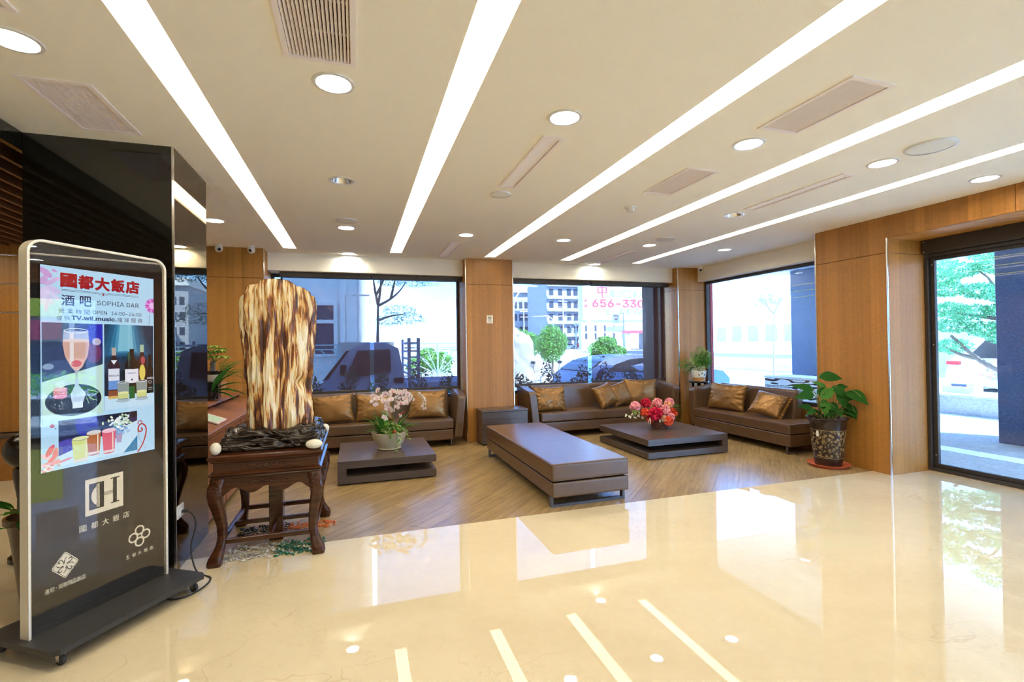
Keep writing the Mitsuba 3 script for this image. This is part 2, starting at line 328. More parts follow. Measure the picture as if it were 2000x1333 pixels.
def clad(name, x0, x1, y0, y1, zs, faces, label=None, mat='m_veneer', trims=()):
    """A dark core with separate veneer panels on the given faces, joints recessed, and steel edge strips."""
    if name not in labels: struct(name, label)
    t = 0.012
    k = name if name not in scene else key_of(name + '__core')
    scene[k] = mikit.ply(box(x0 + t, x1 - t, y0 + t, y1 - t, zs[0], zs[-1]), 'm_bronze')
    for a, b in zip(zs[:-1], zs[1:]):
        lo, hi = a + (0.002 if a > zs[0] else 0), b - (0.002 if b < zs[-1] else 0)
        for f in faces:
            x = dict(s=(x0, x1, y0, y0 + t), n=(x0, x1, y1 - t, y1), w=(x0, x0 + t, y0 + t, y1 - t), e=(x1 - t, x1, y0 + t, y1 - t), b=None)[f]
            part(name, 'panel', cbox(*x, lo, hi, 0.0015), mat)
    for tx, ty, z0, z1 in trims:
        part(name, 'edge_strip', cbox(tx - 0.007, tx + 0.007, ty - 0.007, ty + 0.007, z0, z1, 0.002), 'm_steel', label='bright steel edge strip')
J = 2.232
clad('wall_column_left', -1.70, -1.08, 6.60, 7.28, [0, J, CEIL], 'sew', 'wood veneer column left of the first window', trims=[(-1.08, 6.60, 0, CEIL)])
clad('wall_column_middle', 1.475, 2.175, 6.67, 7.28, [0, J, CEIL], 'sew', 'wood veneer column between the two curtained windows', trims=[(1.475, 6.67, 0, CEIL), (2.175, 6.67, 0, CEIL)])
clad('wall_column_corner', 5.04, 5.62, 6.69, 7.28, [0, J, CEIL], 'sw', 'wood veneer column in the corner of the lounge', trims=[(5.04, 6.69, 0, CEIL)])
clad('wall_column_right', 5.07, 5.66, 3.43, 4.22, [0, J, CEIL], 'snw', 'wood veneer column beside the glass door', trims=[(5.07, 3.43, 0, 2.38), (5.07, 4.22, 0, CEIL)])
# door header with three veneer panels
struct('wall_header', 'wood veneer header above the glass door')
scene['wall_header'] = mikit.ply(box(5.085, 5.66, 0.40, 3.43, 2.385, CEIL), 'm_bronze')
for a, b in ((2.437, 3.429), (1.43, 2.433), (0.40, 1.426)):
    part('wall_header', 'panel', cbox(5.07, 5.084, a, b, 2.375, CEIL, 0.0015), 'm_veneer')
    part('wall_header', 'soffit_panel', cbox(5.085, 5.58, a, b, 2.372, 2.384, 0.0015), 'm_veneer')
k = struct('window_4', 'added glass front right of the entrance, out of view, bringing in daylight')  # added glazing out of view, lets more daylight onto floor and ceiling
scene[k] = mikit.ply(cat(*[cbox(5.60, 5.70, y, y + .06, 0, CEIL, .003) for y in (-4.5, -2.1, .34)], cbox(5.60, 5.70, -4.44, -2.1, 0, .05, .003), cbox(5.60, 5.70, -2.04, .34, 0, .05, .003)), 'm_frame')
for a_, b_ in ((-4.44, -2.1), (-2.04, .34)): part(k, 'pane', tm([(5.65, a_, .05), (5.65, b_, .05), (5.65, b_, CEIL), (5.65, a_, CEIL)], [(0, 1, 2), (0, 2, 3)]), 'm_glass')
add(struct('wall_lintel', 'lintel above the added glass front'), box(5.60, 5.70, -4.5, .4, CEIL, 2.8), 'm_cream')
# sills under the windows
for nm, b, lb in (('wall_sill_left', (-1.08, 1.475, 7.08, 7.26, 0, 0.60), 'low wall under the first window'), ('wall_sill_middle', (2.175, 5.04, 7.08, 7.26, 0, 0.60), 'low wall under the second window'),
                  ('wall_sill_right', (5.50, 5.68, 4.22, 6.69, 0, 0.51), 'low wood wall under the right window')):
    add(struct(nm, lb), cbox(*b, 0.003), 'm_veneer')
# soffit beams
for nm, b in (('trim_1', (-1.08, 1.475, 6.83, 7.26, 2.368, CEIL)), ('trim_2', (2.175, 5.04, 6.83, 7.26, 2.368, CEIL)), ('trim_3', (5.43, 5.66, 4.22, 6.69, 2.375, CEIL))):
    add(struct(nm, 'cream soffit beam above a window'), cbox(*b, 0.003), 'm_cream')
# windows
def window(n, x0, x1, y, z0, z1, mull, along='x', label=''):
    k = struct('window_%d' % n, label)
    def B(a, b, z_0, z_1, d=0.03):
        return cbox(a, b, y - d, y + d, z_0, z_1, 0.003) if along == 'x' else cbox(y - d, y + d, a, b, z_0, z_1, 0.003)
    fr = cat(B(x0, x0 + .035, z0, z1), B(x1 - .035, x1, z0, z1), B(x0 + .035, x1 - .035, z0, z0 + .05), B(x0 + .035, x1 - .035, z1 - .045, z1))
    scene[k] = mikit.ply(fr, 'm_frame')
    for m in mull: part(k, 'mullion', B(m - .012, m + .012, z0 + .05, z1 - .045, .025), 'm_frame')
    part(k, 'pane', (
        tm([(x0 + .035, y, z0 + .05), (x1 - .035, y, z0 + .05), (x1 - .035, y, z1 - .045), (x0 + .035, y, z1 - .045)], [(0, 1, 2), (0, 2, 3)]) if along == 'x' else
        tm([(y, x0 + .035, z0 + .05), (y, x1 - .035, z0 + .05), (y, x1 - .035, z1 - .045), (y, x0 + .035, z1 - .045)], [(0, 1, 2), (0, 2, 3)])), 'm_glass')
window(1, -1.078, 1.473, 7.15, 0.60, 2.368, [-0.955], 'x', 'wide window behind the left sofa')
window(2, 2.177, 5.038, 7.15, 0.60, 2.368, [], 'x', 'wide window behind the middle sofa')
window(3, 4.222, 6.688, 5.60, 0.51, 2.375, [], 'y', 'window in the right wall behind the corner sofa')
# glass entrance
k = struct('door_1', 'glass entrance door in a dark metal frame')
Y0, Y1 = 0.40, 3.43
scene[k] = mikit.ply(cat(cbox(5.60, 5.70, Y1 - .035, Y1, 0, 2.38, .003), cbox(5.60, 5.70, Y0, Y0 + .05, 0, 2.38, .003), cbox(5.60, 5.70, Y0 + .05, Y1 - .035, 0, .045, .003), cbox(5.60, 5.70, Y0 + .05, Y1 - .035, 2.195, 2.23, .003)), 'm_frame')
part(k, 'leaf_frame', cat(cbox(5.635, 5.675, Y1 - .075, Y1 - .036, .046, 2.195, .003), cbox(5.635, 5.675, 1.86, 1.94, .046, 2.195, .003), cbox(5.635, 5.675, 1.94, Y1 - .075, .046, .085, .003), cbox(5.635, 5.675, 1.94, Y1 - .075, 2.16, 2.195, .003)), 'm_frame')
part(k, 'pane', tm([(5.655, 1.94, .085), (5.655, Y1 - .075, .085), (5.655, Y1 - .075, 2.16), (5.655, 1.94, 2.16)], [(0, 1, 2), (0, 2, 3)]), 'm_glass')
part(k, 'pane', tm([(5.645, Y0 + .05, .045), (5.645, 1.86, .045), (5.645, 1.86, 2.195), (5.645, Y0 + .05, 2.195)], [(0, 1, 2), (0, 2, 3)]), 'm_glass')
part(k, 'operator_box', cbox(5.55, 5.68, Y0, Y1 - .015, 2.232, 2.371, .004), 'm_bronze', label='dark bronze door operator box')
for zz in (2.25, 2.35): part(k, 'screw', ball(.006, (5.549, Y1 - .035, zz), 1), 'm_steel')
for zz in (0.17, 1.30, 2.12): part(k, 'screw', ball(.006, (5.634, Y1 - .055, zz), 1), 'm_steel')
part(k, 'threshold', cbox(5.585, 5.599, Y0, Y1 - .002, 0, .012, .002), 'm_steel')
# walls out of view: behind the camera and at the left
add(struct('wall_behind', 'cream wall behind the camera'), box(-6.1, 5.66, -4.6, -4.5, 0, 2.8), 'm_cream')
add(struct('wall_left', 'cream wall at the far left of the lobby'), box(-6.2, -6.1, -4.6, 7.28, 0, 2.8), 'm_cream')
# panelled wall at the back of the left hall
k = struct('wall_hall', 'wood panelled wall seen past the left of the advertising display')
scene[k] = mikit.ply(box(-6.1, -1.70, 6.62, 6.8, 0, 2.8), 'm_bronze')
for a, b in ((2.412, 2.8), (2.102, 2.404), (1.792, 2.094), (0.50, 1.784)): part(k, 'panel', cbox(-6.1, -1.705, 6.60, 6.619, a, b, .002), 'm_veneer')
for z_ in (2.408, 2.098, 1.788): part(k, 'metal_strip', box(-6.1, -1.705, 6.596, 6.612, z_ - .004, z_ + .004), 'm_steel')
part(k, 'ledge', cbox(-6.1, -1.705, 6.46, 6.61, 0.45, 0.49, .004), 'm_darkwood'); part(k, 'plinth_panel', cbox(-6.1, -1.705, 6.50, 6.618, 0, 0.445, .003), 'm_veneer')
prin('m_slat', (.14, .065, .025), .4)
# slatted ceiling over the left hall
k = struct('ceiling_slatted', 'dark lowered ceiling of parallel slats over the left hall')
scene[k] = mikit.ply(box(-6.1, -1.80, -4.5, 6.6, 2.74, 2.80), 'm_black')
for i in range(31): part(k, 'slat', cbox(-1.975 - i * .134, -1.950 - i * .134, -4.5, 6.598, 2.50, 2.60, .002), 'm_slat')
add(struct('trim_4', 'dark glossy fascia along the slatted ceiling'), box(-1.82, -1.791, -4.5, 6.60, 2.495, 2.65), 'm_mirrorblack')
# mirror-clad pillar
k = struct('wall_pillar', 'pillar clad in black glass and bronze mirror behind the display')
scene[k] = mikit.ply(box(-1.78, -1.07, 3.445, 4.09, 0, CEIL), 'm_black')
part(k, 'black_glass', cbox(-1.79, -1.066, 3.43, 3.444, 0, CEIL, .001), 'm_mirrorblack', label='black glass face')
part(k, 'mirror', cbox(-1.069, -1.056, 3.432, 4.10, 0, CEIL, .0008), 'm_mirror', label='bronze mirror face reflecting the lounge')
part(k, 'edge_strip', cbox(-1.067, -1.054, 3.428, 3.4315, 0, CEIL, .0005), 'm_steel')
part(k, 'rear_panel', cbox(-1.79, -1.071, 4.091, 4.10, 0, CEIL, .001), 'm_mirrorblack')

# ================================================================== CEILING FITTINGS
SL = ['leftmost ceiling light strip, beside the mirrored pillar', 'second ceiling light strip from the left', 'middle ceiling light strip, ending above the wood column',
      'second ceiling light strip from the right', 'rightmost ceiling light strip, nearest the glass door']
for (a, b), lb in zip(STRIPS, SL):
    k = thing('strip_light', 'recessed white glowing ' + lb, 'ceiling light', 'recessed strip lights in the ceiling')
    part(k, 'housing', cat(box(a - .012, b + .012, -3.215, 6.535, 2.652, 2.672), ), 'm_white')
    scene[k + '__diffuser'] = {**mikit.ply(tm([(a, -3.2, 2.618), (a, 6.52, 2.618), (b, 6.52, 2.618), (b, -3.2, 2.618)], [(0, 1, 2), (0, 2, 3)]), 'm_white'), 'emitter': {'type': 'area', 'radiance': rgb(*STRIP_RADIANCE)}}
RL = ['over the left end of the front row, at the picture edge', 'beside the large vent nearest the camera', 'above the narrow vent in the middle', 'between two pink grey vents', 'beside the large round speaker', 'above the wood door header',
      'in front of the mirrored pillar edge', 'next to the small round speaker over the left sofa', 'left of the middle wood column', 'behind the smoke detector row, above the middle sofa', 'next to the round speaker over the middle sofa', 'near the right window corner',
      'washing the soffit above the left window', 'washing the soffit above the middle window']
ring = mikit.ply(lathe([(.0745, .045), (.0745, .0), (.080, -.006), (.094, -.005), (.097, 0), (.094, .001), (.0755, .001)], 32), 'm_plasticwhite', 40)
for (x, y), lb in zip(LIT, RL):
    k = thing('downlight', 'round glowing recessed downlight ' + lb, 'downlight', 'lit round downlights in the ceiling')
    dup(k, 'trim_ring', ring, T().translate([x, y, CEIL]).matrix)
    g = np.arange(28) * 2 * np.pi / 28; v = np.vstack([np.column_stack([.0735 * np.cos(g), .0735 * np.sin(g), 0 * g]), [[0, 0, 0]]]) + [x, y, CEIL + .012]
    scene[k + '__lamp'] = {**mikit.ply(tm(v, [((i + 1) % 28, i, 28) for i in range(28)]), 'm_white'), 'emitter': {'type': 'area', 'radiance': rgb(*DOWNLIGHT_RADIANCE)}}
for (x, y), lb in zip(((-2.55, 5.85), (-4.0, 5.85), (-3.3, 3.6), (-3.3, 0.5)), ('first', 'second', 'third', 'fourth')):  # added lamps out of view that brighten the hall and its back wall
    k = thing('downlight', 'added unseen downlight between the slats, brightening the left hall', 'downlight', 'added downlights brightening the left hall')
    dup(k, 'trim_ring', ring, T().translate([x, y, 2.492]).matrix)
    v = np.vstack([np.column_stack([.0735 * np.cos(g), .0735 * np.sin(g), 0 * g]), [[0, 0, 0]]]) + [x, y, 2.496]
    scene[k + '__lamp'] = {**mikit.ply(tm(v, [((i + 1) % 28, i, 28) for i in range(28)]), 'm_white'), 'emitter': {'type': 'area', 'radiance': rgb(*DOWNLIGHT_RADIANCE)}}
cone = lathe([(.074, 0), (.060, .03), (.045, .06), (.012, .065), (0, .065)], 28)
for (x, y), lb in zip(DARK, ('left of the second light strip', 'beside the long slot vent at the right')):
    k = thing('spotlight', 'unlit chrome recessed downlight ' + lb, 'downlight', 'unlit chrome downlights')
    dup(k, 'trim_ring', ring, T().translate([x, y, CEIL]).matrix)
    part(k, 'reflector', mv(cone, x, y, CEIL + .001), 'm_chrome', 30)
VL = ['at the left, above the mirrored pillar', 'at the top of the picture, nearest the camera', 'at the upper right, between two light strips', 'near the smoke detector', 'cut by the left picture edge']
def vent(b, label, group, across):
    x0, x1, y0, y1 = b; k = thing('ceiling_vent', label, 'air vent', group)
    o = sbox(x0, y0, x1, y1).difference(sbox(x0 + .022, y0 + .022, x1 - .022, y1 - .022))
    part(k, 'frame', mv(prism(o, .008), z=CEIL - .007), 'm_ventwhite')
    part(k, 'duct', cat(box(x0 + .02, x1 - .02, y0 + .02, y1 - .02, CEIL + .06, CEIL + .066)), 'm_ventdark')
    if across:
        n = int(round((y1 - y0 - .044) / .033)); d = mikit.ply(rot(box(x0 + .022, x1 - .022, -.0025, .0025, -.017, .017), 48, [1, 0, 0]), 'm_ventwhite')
        for i in range(n): dup(k, 'slat', d, T().translate([0, y0 + .022 + (i + .5) * (y1 - y0 - .044) / n, CEIL + .010]).matrix)
    else:
        n = int(round((x1 - x0 - .044) / .0145)); d = mikit.ply(rot(box(-.0036, .0036, y0 + .022, y1 - .022, -.008, .008), 12, [0, 1, 0]), 'm_ventwhite')
        for i in range(n): dup(k, 'slat', d, T().translate([x0 + .022 + (i + .5) * (x1 - x0 - .044) / n, 0, CEIL + .007]).matrix)
        for q in (1 / 3, 2 / 3): part(k, 'cross_bar', box(x0 + .022, x1 - .022, y0 + (y1 - y0) * q - .002, y0 + (y1 - y0) * q + .002, CEIL + .012, CEIL + .02), 'm_ventwhite')
for b, lb in zip(VENT_LONG, VL): vent(b, 'broad pinkish white louvred return air vent ' + lb, 'broad louvred ceiling vents', False)
for b, lb in zip(VENT_SLOT, ('in the middle, below a lit downlight', 'at the right, beside a chrome downlight', 'just in front of the soffit left of the middle column', 'above the middle sofa near the soffit')):
    vent(b, 'narrow white slot air vent ' + lb, 'narrow slot vents', True)
for (x, y, r, lb) in ((1.14, 3.78, .085, 'small flush grey ceiling speaker below the narrow middle vent'), (3.54, 2.11, .14, 'large round white ceiling speaker at the right'), (-.08, 4.95, .10, 'round white ceiling speaker over the left coffee table'), (3.52, 4.89, .11, 'round white ceiling speaker over the middle sofa')):
    k = thing('ceiling_speaker', lb, 'speaker')
    part(k, 'rim', lathe([(r * .86, -.012), (r * .97, -.012), (r, -.004), (r, .0), (r * .86, .0)], 36, (x, y, CEIL)), 'm_plasticwhite', 40)
    part(k, 'grille', lathe([(0, -.013), (r * .5, -.0125), (r * .86, -.010), (r * .86, -.002)], 36, (x, y, CEIL)), 'm_white', 40)
k = thing('smoke_detector', 'small white smoke detector on the ceiling between two strips', 'smoke detector')
part(k, 'base', lathe([(0, -.012), (.052, -.012), (.056, 0)], 28, (2.39, 3.83, CEIL)), 'm_plasticwhite', 40)
part(k, 'sensor', lathe([(0, -.047), (.024, -.046), (.036, -.038), (.036, -.022), (.044, -.020), (.044, -.012)], 28, (2.39, 3.83, CEIL)), 'm_plasticwhite', 40)
for (x, y, dx, dy, lb) in ((-1.545, 6.50, .3, -.9, 'left one of two white dome security cameras on the left column'), (-1.20, 6.50, -.2, -.95, 'right one of two white dome security cameras on the left column'), (5.38, 6.55, -.6, -.75, 'small white security camera in the far right corner')):
    k = thing('security_camera', lb, 'camera'); z = CEIL - .045
    part(k, 'mount', lathe([(0, -.02), (.04, -.02), (.045, 0), (.0, 0)], 24, (x, y, CEIL)), 'm_plasticwhite', 40)
    part(k, 'dome', ball(.043, (x, y, z), 3), 'm_plasticwhite', True)
    d = np.array([dx, dy, -.35]); d /= np.linalg.norm(d); part(k, 'lens', ball(.021, np.array([x, y, z]) + d * .030, 2), 'm_blackgloss', True)

# ================================================================== ROLLER BLINDS
bs('m_blind', {'type': 'blendbsdf', 'weight': 0.26, 'a': {'type': 'thindielectric', 'int_ior': 1.01, 'specular_transmittance': rgb(.37, .34, .33), 'specular_reflectance': rgb(.02, .02, .02)},
                'b': {'type': 'twosided', 'bsdf': {'type': 'diffuse', 'reflectance': rgb(.17, .105, .15)}}})
for (x0, x1, zb, lb) in ((-.925, .175, .74, 'left half of the first window'), (.232, 1.44, .74, 'right half of the first window'), (2.20, 3.525, .735, 'left half of the second window'), (3.592, 4.985, .735, 'right half of the second window')):
    k = thing('roller_blind', 'purple brown see-through blind over the ' + lb, 'roller blind', 'see-through roller blinds')
    part(k, 'head_box', cbox(x0 - .025, x1 + .025, 6.90, 7.02, 2.30, 2.366, .004), 'm_bronze')
    part(k, 'fabric', tm([(x0, 6.98, zb + .03), (x1, 6.98, zb + .03), (x1, 6.98, 2.31), (x0, 6.98, 2.31)], [(0, 1, 2), (0, 2, 3)]), 'm_blind')
    part(k, 'bottom_bar', cbox(x0, x1, 6.97, 6.99, zb - .015, zb + .032, .004), 'm_bronze')
# ================================================================== ADVERTISING DISPLAY
KM = mat4((.54391, .83915, 0), (0, 0, 1), (.83915, -.54391, 0), (-1.38, 2.67, 0))   # local: along the front, up, out of the front
W_, ZB, ZT = .6435, .090, 1.862
def K(m): return put_in(m, KM)
kiosk = thing('advertising_display', 'tall floor-standing digital advertising display with a lit bar poster on its screen', 'display')
def rounded_top(x0, x1, z0, z1, r):
    return union_all([sbox(x0, z0, x1, z1 - r), sbox(x0 + r, z1 - r, x1 - r, z1), Point(x0 + r, z1 - r).buffer(r, 12), Point(x1 - r, z1 - r).buffer(r, 12)])
outer, inner = rounded_top(0, W_, ZB, ZT, .062), rounded_top(.011, W_ - .011, ZB, ZT - .011, .052)
part(kiosk, 'frame', K(mv(prism(outer.difference(inner), .052), z=-.050)), 'm_kioskframe', label='cream metal frame')
part(kiosk, 'front_bezel', K(mv(prism(outer.difference(rounded_top(.006, W_ - .006, ZB, ZT - .006, .057)), .0015), z=.0021)), 'm_plasticwhite', label='bright white front edge')
part(kiosk, 'back_panel', K(mv(prism(inner, .035), z=-.049)), 'm_black')
part(kiosk, 'front_glass', K(mv(flat(inner), z=-.001)), 'm_kioskglass')
# the screen: flat artwork, one mesh, each shape in its own tone, giving off light
art = []
def S(hexa): return tuple((np.array([int(hexa[i:i + 2], 16) for i in (0, 2, 4)]) / 255.0) ** 2.2)
SCR = sbox(.0535, .806, .5765, 1.750)
def A(poly, col, lev, clip=SCR):
    p = poly.intersection(clip) if clip is not None else poly
    if p.is_empty: return
    p = union_all([g for g in getattr(p, 'geoms', [p]) if g.geom_type in ('Polygon', 'MultiPolygon')])
    if p.is_empty: return
    m = flat(p); m.apply_translation((0, 0, lev * .00016)); art.append((m, S(col) if isinstance(col, str) else col))
def ell(x, y, a, b, deg=0): return affinity.rotate(affinity.scale(Point(x, y).buffer(1, 14), a, b), deg)
def ln(pts, w): return LineString(pts).buffer(w / 2, 5)
A(SCR, 'b4dcf6', 0)
for x, y, a, b, d, c in ((.075, 1.715, .030, .014, -40, 'c79ad6'), (.108, 1.728, .012, .006, -20, 'c79ad6'), (.066, 1.68, .022, .014, 60, 'c9a3da'), (.095, 1.675, .03, .010, 35, 'd0aee0'), (.115, 1.69, .02, .009, 20, 'd6bfe8'), (.075, 1.64, .035, .012, 20, 'dccdf2'),
                         (.105, 1.64, .032, .011, -25, 'd4c2ee'), (.062, 1.60, .012, .035, 5, 'dccff4'), (.088, 1.60, .010, .035, 30, 'd8c9f2'), (.11, 1.61, .028, .009, -50, 'dfd6f6'), (.078, 1.565, .009, .03, -8, 'd7bfec'), (.07, 1.625, .02, .02, 0, 'e6dcf8')): A(ell(x, y, a, b, d), c, 1)
for i in range(22):
    t = i / 22 * 6.283; A(ell(.568 + .026 * math.cos(t), 1.600 + .026 * math.sin(t), .016, .005, math.degrees(t)), ('d06ac8', 'e59ae0', 'c24fb4')[i % 3], 1)
for i in range(12):
    t = i / 12 * 6.283; A(ell(.568 + .010 * math.cos(t), 1.600 + .010 * math.sin(t), .009, .004, math.degrees(t)), 'f0bdf0', 2)
A(ln([(.557, 1.56), (.552, 1.535), (.549, 1.49)], .0016), '7a3a52', 1)
for ch, x0, x1 in zip('國都大飯店', (.131, .205, .279, .353, .426), (.200, .272, .347, .420, .497)):
    g = fit(glyphs(ch, .08, bold=4), x0, x1, 1.657, 1.724)
    A(affinity.translate(g, .0016, -.0018), '8a8fb0', 2); A(g, 'a0141e', 3)
for z in (1.646, 1.640):
    A(sbox(.134, z - .0008, .297, z + .0008), '303a40', 2); A(sbox(.338, z - .0008, .495, z + .0008), '303a40', 2)
A(ln(curve([(.297, 1.643), (.305, 1.636), (.312, 1.645), (.318, 1.639)], 14), .0018), '5a2030', 2); A(ln(curve([(.338, 1.643), (.330, 1.636), (.323, 1.645), (.317, 1.639)], 14), .0018), '5a2030', 2); A(ell(.3175, 1.636, .004, .006), 'a0141e', 2)
A(fit(glyphs('酒', .06, bold=1), .135, .190, 1.570, 1.621), '33305a', 2); A(fit(glyphs('吧', .06, bold=1), .212, .263, 1.572, 1.622), '2c2c4e', 2)
A(fit(glyphs('SOPHIA BAR', .03, 'lat'), .288, .494, 1.583, 1.606), '1c2536', 2)
for ch, x in zip('營業時間', (.123, .160, .196, .231)): A(fit(glyphs(ch, .03), x, x + .024, 1.533, 1.556), '4a5560', 2)
A(fit(glyphs('OPEN', .03, 'lat'), .268, .334, 1.537, 1.555), '1c2536', 2); A(fit(glyphs('16:00~24:00', .03, 'lat'), .355, .508, 1.537, 1.555), '1c2536', 2)
for ch, x in zip('提供', (.115, .146)): A(fit(glyphs(ch, .03), x, x + .024, 1.499, 1.522), '4a5560', 2)
A(fit(glyphs('TV.wii.music.', .03, 'lat', 4), .176, .380, 1.504, 1.525), '2a3152', 2)
for ch, x in zip('撞球服務', (.384, .419, .454, .489)): A(fit(glyphs(ch, .03), x, x + .025, 1.502, 1.526), '4a4a5c', 2)
# first picture: a long-stemmed glass and a dessert plate
P1 = sbox(.058, 1.040, .313, 1.488)
A(P1, '2a3048', 1); A(sbox(.058, 1.40, .16, 1.488), '3c5560', 2, P1); A(sbox(.205, 1.32, .313, 1.488), '1c1a6a', 2, P1); A(ell(.285, 1.44, .05, .05), '2a24b0', 3, P1); A(ell(.272, 1.345, .035, .05), '6a2e5a', 3, P1); A(ell(.285, 1.40, .02, .018), 'b8b0c4', 4, P1); A(sbox(.165, 1.30, .19, 1.488), '7f93b4', 2, P1)
A(ell(.115, 1.27, .07, .042, 12), '3d4a70', 4, P1); A(ell(.082, 1.285, .022, .014), '8aa0bc', 5, P1); A(ell(.13, 1.25, .03, .016, 10), '53658c', 5, P1)
A(Polygon([(.058, 1.216), (.313, 1.288), (.313, 1.04), (.058, 1.04)]), 'bfe0d2', 6, P1)
A(ell(.187, 1.122, .118, .075), '10141e', 7, P1); A(ell(.20, 1.11, .085, .05, 10), '1c2434', 8, P1)
for i in range(46): A(ell(.115 + rng.normal() * .022 + .02, 1.105 + rng.normal() * .018, .0011, .0011), 'dfeaf2', 9, P1)
A(sbox(.101, 1.142, .156, 1.178), 'd8788c', 9, P1); A(ell(.1285, 1.178, .0275, .010), 'eba8b4', 10, P1); A(ell(.1285, 1.142, .0275, .009), 'd8788c', 9, P1); A(ell(.128, 1.200, .021, .015), 'd2e6ee', 11, P1)
for a, b in (((.245, 1.165), (.292, 1.150)), ((.292, 1.150), (.25, 1.125)), ((.24, 1.145), (.268, 1.112)), ((.25, 1.125), (.285, 1.11)), ((.238, 1.128), (.248, 1.10))): A(ln([a, b], .0035), '8fc48a', 9, P1)
gl = [(.143, 1.452), (.138, 1.39), (.148, 1.33), (.172, 1.28), (.189, 1.258), (.193, 1.222), (.199, 1.222), (.203, 1.258), (.222, 1.28), (.244, 1.33), (.252, 1.39), (.247, 1.452)]
A(Polygon(gl), 'a9b2c4', 9, P1); A(Polygon([(.139, 1.405), (.138, 1.39), (.148, 1.33), (.172, 1.28), (.19, 1.262), (.202, 1.262), (.222, 1.28), (.244, 1.33), (.252, 1.39), (.251, 1.405)]), 'd3a487', 10, P1)
A(Polygon([(.155, 1.32), (.175, 1.28), (.19, 1.262), (.202, 1.262), (.220, 1.28), (.236, 1.32)]), 'e6b9a6', 11, P1); A(ell(.195, 1.295, .022, .016), 'd8605a', 12, P1); A(sbox(.168, 1.29, .184, 1.44), 'e9dcd2', 12, P1); A(ell(.195, 1.405, .056, .010), 'e3c3a8', 12, P1); A(ell(.195, 1.452, .052, .012).difference(ell(.195, 1.452, .049, .009)), 'eef4fa', 12, P1)
A(Polygon([(.19, 1.225), (.202, 1.225), (.205, 1.19), (.235, 1.15), (.225, 1.11), (.175, 1.11), (.17, 1.15), (.188, 1.19)]), 'b6cbe0', 10, P1); A(sbox(.178, 1.082, .222, 1.112), 'dcecf6', 11, P1)
# second picture: bottles and two tumblers
P2 = sbox(.320, 1.056, .5725, 1.489)
A(P2, '18324a', 1)
for w, c in ((.20, '1d4560'), (.16, '24587a'), (.11, '2f7296'), (.07, '4b94b6'), (.04, '7fbdd4')): A(Polygon([(.410 - w * .35, 1.489), (.440 + w * .35, 1.489), (.440 + w * .62, 1.36 - w * .2), (.410 - w * .62, 1.36 - w * .2)]), c, 2 + [.20, .16, .11, .07, .04].index(w), P2)
A(sbox(.320, 1.24, .5725, 1.30), '2c3444', 7, P2); A(sbox(.320, 1.056, .5725, 1.25), '141a22', 7, P2); A(sbox(.320, 1.056, .5725, 1.125), 'c4e3f6', 8, P2)
def bottle(x, w, zb, zs, zt, nw, body, cap, lev=9):
    A(Polygon([(x - w, zb), (x + w, zb), (x + w, zs), (x + nw, zs + .035), (x + nw, zt), (x - nw, zt), (x - nw, zs + .035), (x - w, zs)]), body, lev, P2); A(sbox(x - nw * 1.05, zt - .040, x + nw * 1.05, zt), cap, lev + 1, P2)
bottle(.441, .016, 1.125, 1.27, 1.345, .008, '16341e', '1c4a2a'); bottle(.365, .028, 1.115, 1.285, 1.370, .0105, '3a1c12', 'b8a89c', 9); bottle(.455, .036, 1.125, 1.285, 1.362, .011, '1c120e', '14100e', 10); bottle(.509, .026, 1.125, 1.29, 1.385, .0095, '3a1a16', 'a8c0a0', 9); bottle(.552, .020, 1.120, 1.24, 1.332, .008, '140f10', '0c0a0a', 10)
A(sbox(.338, 1.200, .392, 1.262), 'dfe3ee', 11, P2); A(sbox(.338, 1.155, .392, 1.200), '6c94d4', 11, P2); A(Polygon([(.35, 1.305), (.38, 1.305), (.365, 1.282)]), 'e8ecf4', 11, P2); A(fit(glyphs('MACALLAN', .01, 'lat', 2), .342, .389, 1.222, 1.231), '3a2a2a', 12, P2)
A(sbox(.337, 1.118, .393, 1.150), '8a4a1e', 11, P2); A(sbox(.337, 1.108, .393, 1.122), 'd8b45a', 12, P2); A(sbox(.419, 1.182, .489, 1.256), 'e6e6f0', 12, P2); A(ell(.455, 1.20, .005, .005), '4a4a5a', 13, P2); A(sbox(.433, 1.232, .476, 1.236), '7a7a90', 13, P2); A(ell(.510, 1.235, .016, .043), 'e2cd62', 11, P2); A(ell(.513, 1.30, .012, .022), 'b04a54', 11, P2)
A(sbox(.533, 1.13, .571, 1.235), '1a1416', 12, P2); A(fit(glyphs('DANIELS', .01, 'lat', 3), .535, .570, 1.196, 1.207), 'd6d6d6', 13, P2); A(ell(.552, 1.18, .010, .008).difference(ell(.552, 1.18, .008, .006)), 'c8c8c8', 13, P2); A(sbox(.541, 1.148, .565, 1.152), 'a0a0a0', 13, P2); A(sbox(.541, 1.138, .565, 1.141), 'a0a0a0', 13, P2); A(sbox(.44, 1.10, .47, 1.165), '14602a', 11, P2)
for x in (.410, .506):
    A(Polygon([(x - .030, 1.190), (x + .030, 1.190), (x + .026, 1.100), (x - .026, 1.100)]), '8f9a96', 13, P2); A(Polygon([(x - .027, 1.135), (x + .027, 1.135), (x + .025, 1.105), (x - .025, 1.105)]), 'd0d68a', 14, P2); A(ell(x, 1.19, .030, .006).difference(ell(x, 1.19, .027, .004)), 'e6f0f4', 14, P2); A(ell(x, 1.094, .036, .009), 'a8bcc8', 12, P2); A(ell(x, 1.135, .027, .006), 'e6e8a8', 15, P2)
